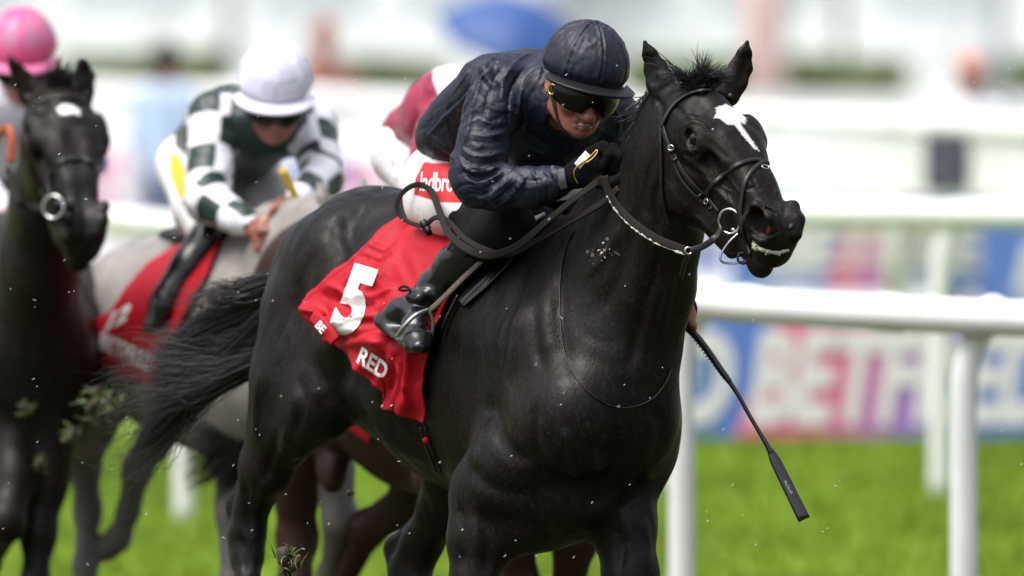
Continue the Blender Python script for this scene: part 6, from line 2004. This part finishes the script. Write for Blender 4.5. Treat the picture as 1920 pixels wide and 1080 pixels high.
bystander('person in a white shirt with a red cap behind the fence at the right', 1822, 66.5, 1.56, (fabric('white_shirt', (.72, .73, .80)), gt, mat('red_cap', (.62, .22, .18), .6)), (-.4, -.9, 0))
bystander('auburn haired spectator just behind the white capped rider', 608, 78, 1.66, (fabric('brown_coat', (.28, .12, .08)), gt, mat('auburn_hair', (.30, .10, .06), .6)), (.2, -.9, 0))
bystander('spectator standing under the blue umbrella', 960, 69, 1.62, (fabric('dark_coat', (.05, .06, .08)), gt, MT['hair']), (.2, -.9, 0))
um = thing('umbrella', 'blue umbrella open in the crowd behind the navy rider', 'umbrella', tuple(W(985, 68.6, 1.0)))
V, Fc = [], []
n1, n2 = 32, 8
axu = unit((.25, -.35, .9)); ux = unit(np.cross((0, 1, 0), axu)); uy = np.cross(axu, ux); uc = W(985, 68.6, 1.86)
for j in range(n2 + 1):
    for i in range(n1):
        a = 2 * math.pi * i / n1; r_ = .50 * j / n2 * (1 - .07 * abs(math.sin(a * 4)))
        V.append(uc + ux * r_ * math.cos(a) + uy * r_ * math.sin(a) - axu * (.24 * (j / n2) ** 2))
for j in range(n2):
    for i in range(n1): Fc.append((j * n1 + i, j * n1 + (i + 1) % n1, (j + 1) * n1 + (i + 1) % n1, (j + 1) * n1 + i))
co = mesh_obj('canopy', V, Fc, fabric('blue_nylon', (.018, .07, .25), rough=.5), um)
md = co.modifiers.new('thickness', 'SOLIDIFY'); md.thickness = .004
b = MB(); b.tube([uc, uc - axu * .85], .008, 8); b.build('shaft', MT['steel'], um)
for i in range(8):
    a = 2 * math.pi * i / 8
    e_ = uc + ux * .49 * math.cos(a) + uy * .49 * math.sin(a) - axu * .25
    b = MB(); b.tube([uc - axu * .01, (uc + e_) / 2 + axu * .04, e_], .0035, 6, m=4); b.build('rib', MT['steel'], um)
# a navy coat thrown over the fence
b = MB()
V, Fc = [], []
for j in range(15):
    for i in range(13):
        u_, v_ = i / 12, j / 14
        px = 1738 + 78 * u_
        V.append(W(px, FD(px) - .085 - .02 * math.sin(u_ * 9 + v_ * 2), 1.18 - .34 * v_ - .02 * math.sin(u_ * 7)))
for j in range(14):
    for i in range(12): Fc.append((j * 13 + i, j * 13 + i + 1, (j + 1) * 13 + i + 1, (j + 1) * 13 + i))
ct = mesh_obj('coat', V, Fc, fabric('navy_coat', (.012, .018, .05), rough=.7), None)
md = ct.modifiers.new('thickness', 'SOLIDIFY'); md.thickness = .02
tag(ct, 'dark navy coat hung over the boarded fence at the right', 'coat')

# hedges, marquees, poles behind
hm = mat('hedge_leaf', (.16, .22, .06), .6, var=.5, nscale=3)
def hedge(label, pa, pb, d, h, seed):
    r = np.random.RandomState(seed); n = 4200
    a, c = W(pa, d, 0), W(pb, d, 0)
    t = rs.rand(n); x = a[0] + (c[0] - a[0]) * r.rand(n); y = d + (r.rand(n) - .5) * 1.2
    top = h * (.75 + .3 * fbm(np.c_[x * .9, y * 0, y * 0], seed, 2))
    z = top * r.rand(n) ** .6
    s = .09
    V = np.zeros((n, 4, 3)); e1 = r.randn(n, 3); e1 /= np.linalg.norm(e1, axis=1)[:, None]; e2 = np.cross(e1, r.randn(n, 3)); e2 /= np.linalg.norm(e2, axis=1)[:, None]
    C = np.c_[x, y, z]
    for k, (i, j) in enumerate(((-1, 0), (0, -.6), (1, 0), (0, .6))): V[:, k] = C + e1 * i * s + e2 * j * s
    o = mesh_obj('hedge', V.reshape(-1, 3), [(4 * i, 4 * i + 1, 4 * i + 2, 4 * i + 3) for i in range(n)], hm, None, False)
    tag(o, label, 'hedge', 'low hedges in front of the marquees')
hedge('low green hedge in front of the marquees at the far left', 120, 420, 150, .62, 1)
hedge('low green hedge in front of the marquees right of the white capped rider', 640, 830, 150, .5, 2)
hedge('low green hedge in front of the marquees behind the ears of the black horse', 1170, 1700, 150, .52, 3)
hedge('low green hedge in front of the marquees at the far right', 1830, 2150, 150, .5, 4)
mw = mat('marquee_canvas', (.76, .79, .78), .55, var=.05, nscale=.8, bump=.3, bscale=2, bdist=.05)
mg = mat('mint_roof_canvas', (.60, .74, .70), .5, var=.05, nscale=.8)
mgl = mat('marquee_window', (.50, .56, .58), .25, var=.1)
def marquee(label, pa, pb, d, hw):
    a, c = W(pa, d, 0), W(pb, d, 0); L = c[0] - a[0]
    t = thing('marquee', label, 'marquee', tuple((a + c) / 2), 'white marquees beyond the course')
    b = MB(); b.box((a + c) / 2 + UP * hw / 2 + np.array((0, 4, 0)), L / 2, 4, hw / 2); b.build('wall', mw, t, smooth=False)
    b = MB(); x0, x1 = a[0] - .3, c[0] + .3
    V = [(x0, d - .3, hw), (x1, d - .3, hw), (x1, d + 8.3, hw), (x0, d + 8.3, hw), (x0, d + 4, hw + 1.8), (x1, d + 4, hw + 1.8)]
    b.add(np.array(V) + np.array((0, 0, .003)), [(0, 1, 5, 4), (2, 3, 4, 5), (0, 4, 3), (1, 2, 5), (0, 3, 2, 1)]); b.build('roof', mg, t, smooth=False)
    nwin = max(2, int(L / 2.2))
    for i in range(nwin):
        p = a + (c - a) * ((i + .5) / nwin) - np.array((0, .03, 0)) + UP * 1.6
        b = MB(); b.box(p, L / nwin * .36, .02, .55); b.build('window', mgl, t, smooth=False)
    for i in range(3):
        p = a + (c - a) * (i / 2)
        b = MB(); b.tube([p + UP * hw, p + np.array((-1.4, -3.0, .0))], .03, 6); b.build('guy_rope', mat('grey_rope', (.25, .25, .25), .7) if i == 0 and 'grey_rope' not in bpy.data.materials else bpy.data.materials['grey_rope'], t)
marquee('white marquee with a mint roof, leftmost of the row', -250, 420, 168, 2.6)
marquee('white marquee with a mint roof behind the white capped rider', 450, 1000, 165, 2.7)
marquee('white marquee with a mint roof behind the ears of the black horse', 1030, 1560, 168, 2.6)
marquee('white marquee with a mint roof, rightmost of the row', 1600, 2250, 165, 2.7)
# white stand building rising behind the tents
b = MB(); 
st = thing('grandstand', 'long pale grandstand building behind the marquees', 'grandstand', (0, 260, 0))
b.box((0, 275, 7), 90, 12, 7); b.build('wall', mat('pale_render', (.72, .74, .74), .6, var=.06, nscale=.2), st, smooth=False)
for k in range(3):
    b = MB(); b.box((0, 262.4, 2.8 + k * 4), 89, .5, .25); b.build('balcony', mat('pale_balcony', (.6, .62, .62), .6) if k == 0 else bpy.data.materials['pale_balcony'], st, smooth=False)
flg = thing('feather_flag', 'faded pink feather flag standing before the marquees', 'flag', tuple(W(1440, 130, 0)))
b = MB(); p = W(1468, 130, 0); b.tube([p, p + UP * 2.6, p + np.array((-.15, 0, 3.4))], .025, 8, m=5); b.build('pole', MT['steel'], flg)
b = MB(); b.box(p + np.array((-.24, 0, 1.75)), .22, .012, 1.35, bev=.005); b.build('cloth', mat('faded_pink_flag', (.74, .52, .48), .6), flg)
lp = thing('lamp_post', 'grey lamp post rising behind the white shirted person', 'lamp post', tuple(W(1868, 120, 0)))
b = MB(); p = W(1868, 120, 0); b.tube([p, p + UP * 1.0, p + UP * 5.5], [.11, .09, .06], 12); b.build('post', mat('grey_post', (.32, .34, .36), .5), lp)
b = MB(); b.box(p + np.array((.3, 0, 5.5)), .35, .1, .05, bev=.02); b.build('lamp_head', bpy.data.materials['grey_post'], lp)

# flying turf and rain
soil = mat('wet_soil', (.03, .02, .014), .8); gb_ = mat('torn_grass', (.10, .14, .025), .55, var=.5, nscale=60)
def clod(label, c, size, seed, nb=40):
    r = np.random.RandomState(seed)
    t = thing('turf_clod', label, 'turf', tuple(c), 'clods of turf thrown up by the hooves')
    pr = [ell(c + r.randn(3) * size * .22, r.randn(3), r.randn(3), (size * .34, size * .25, size * .2), .01) for _ in range(6)]
    v, f_ = sdf_mesh(pr, .006, iters=1); mesh_obj('soil', v, f_, soil, t)
    roots = [c + r.randn(3) * size * .28 for _ in range(nb)]
    v, f_ = strands(roots, [unit(r.randn(3) + np.array((0, 0, .3))) for _ in roots], size * .9, .0048, 1.6, seed, grav=.3, seg=5, sides=3)
    mesh_obj('blades', v, f_, gb_, t)
clod('torn clod of grass flying in front of the hind hoof of the black horse', M(540, 1054, .1), .055, 1, 46)
clod('clump of turf flying between the dark horse and the grey horse', M(190, 762, 0, 31.5), .075, 2, 50)
clod('small tuft of turf in front of the dark horse\'s chest', M(48, 768, 0, 32.5), .035, 3, 26)
clod('loose turf flying below the chest of the dark horse', M(132, 815, 0, 31.8), .04, 4, 26)
clod('bit of turf in the air left of the bay horse\'s hind leg', M(75, 868, 0, 32.3), .03, 5, 20)
clod('fleck of turf in the gap under the belly of the black horse', M(657, 924, 0, 29.0), .014, 6, 10)
r = np.random.RandomState(9); b = MB()
for i in range(190):
    px, py = r.rand() * 1920, r.rand() * 1080
    dz = r.uniform(-1.6, 1.2) if i % 3 else r.uniform(-.9, -.5)
    c = M(px, py, dz); a = unit((.75, 0, .55 + .3 * r.randn()))
    L = r.uniform(.0015, .005)
    b.ball(c, (L, .0007, .0007), a, (0, 1, 0), 6, 4)
o = b.build('rain', mat('raindrop', (.75, .78, .80), .1, spec=.8), None)
tag(o, 'fine rain falling across the whole scene', 'rain', kind='stuff')
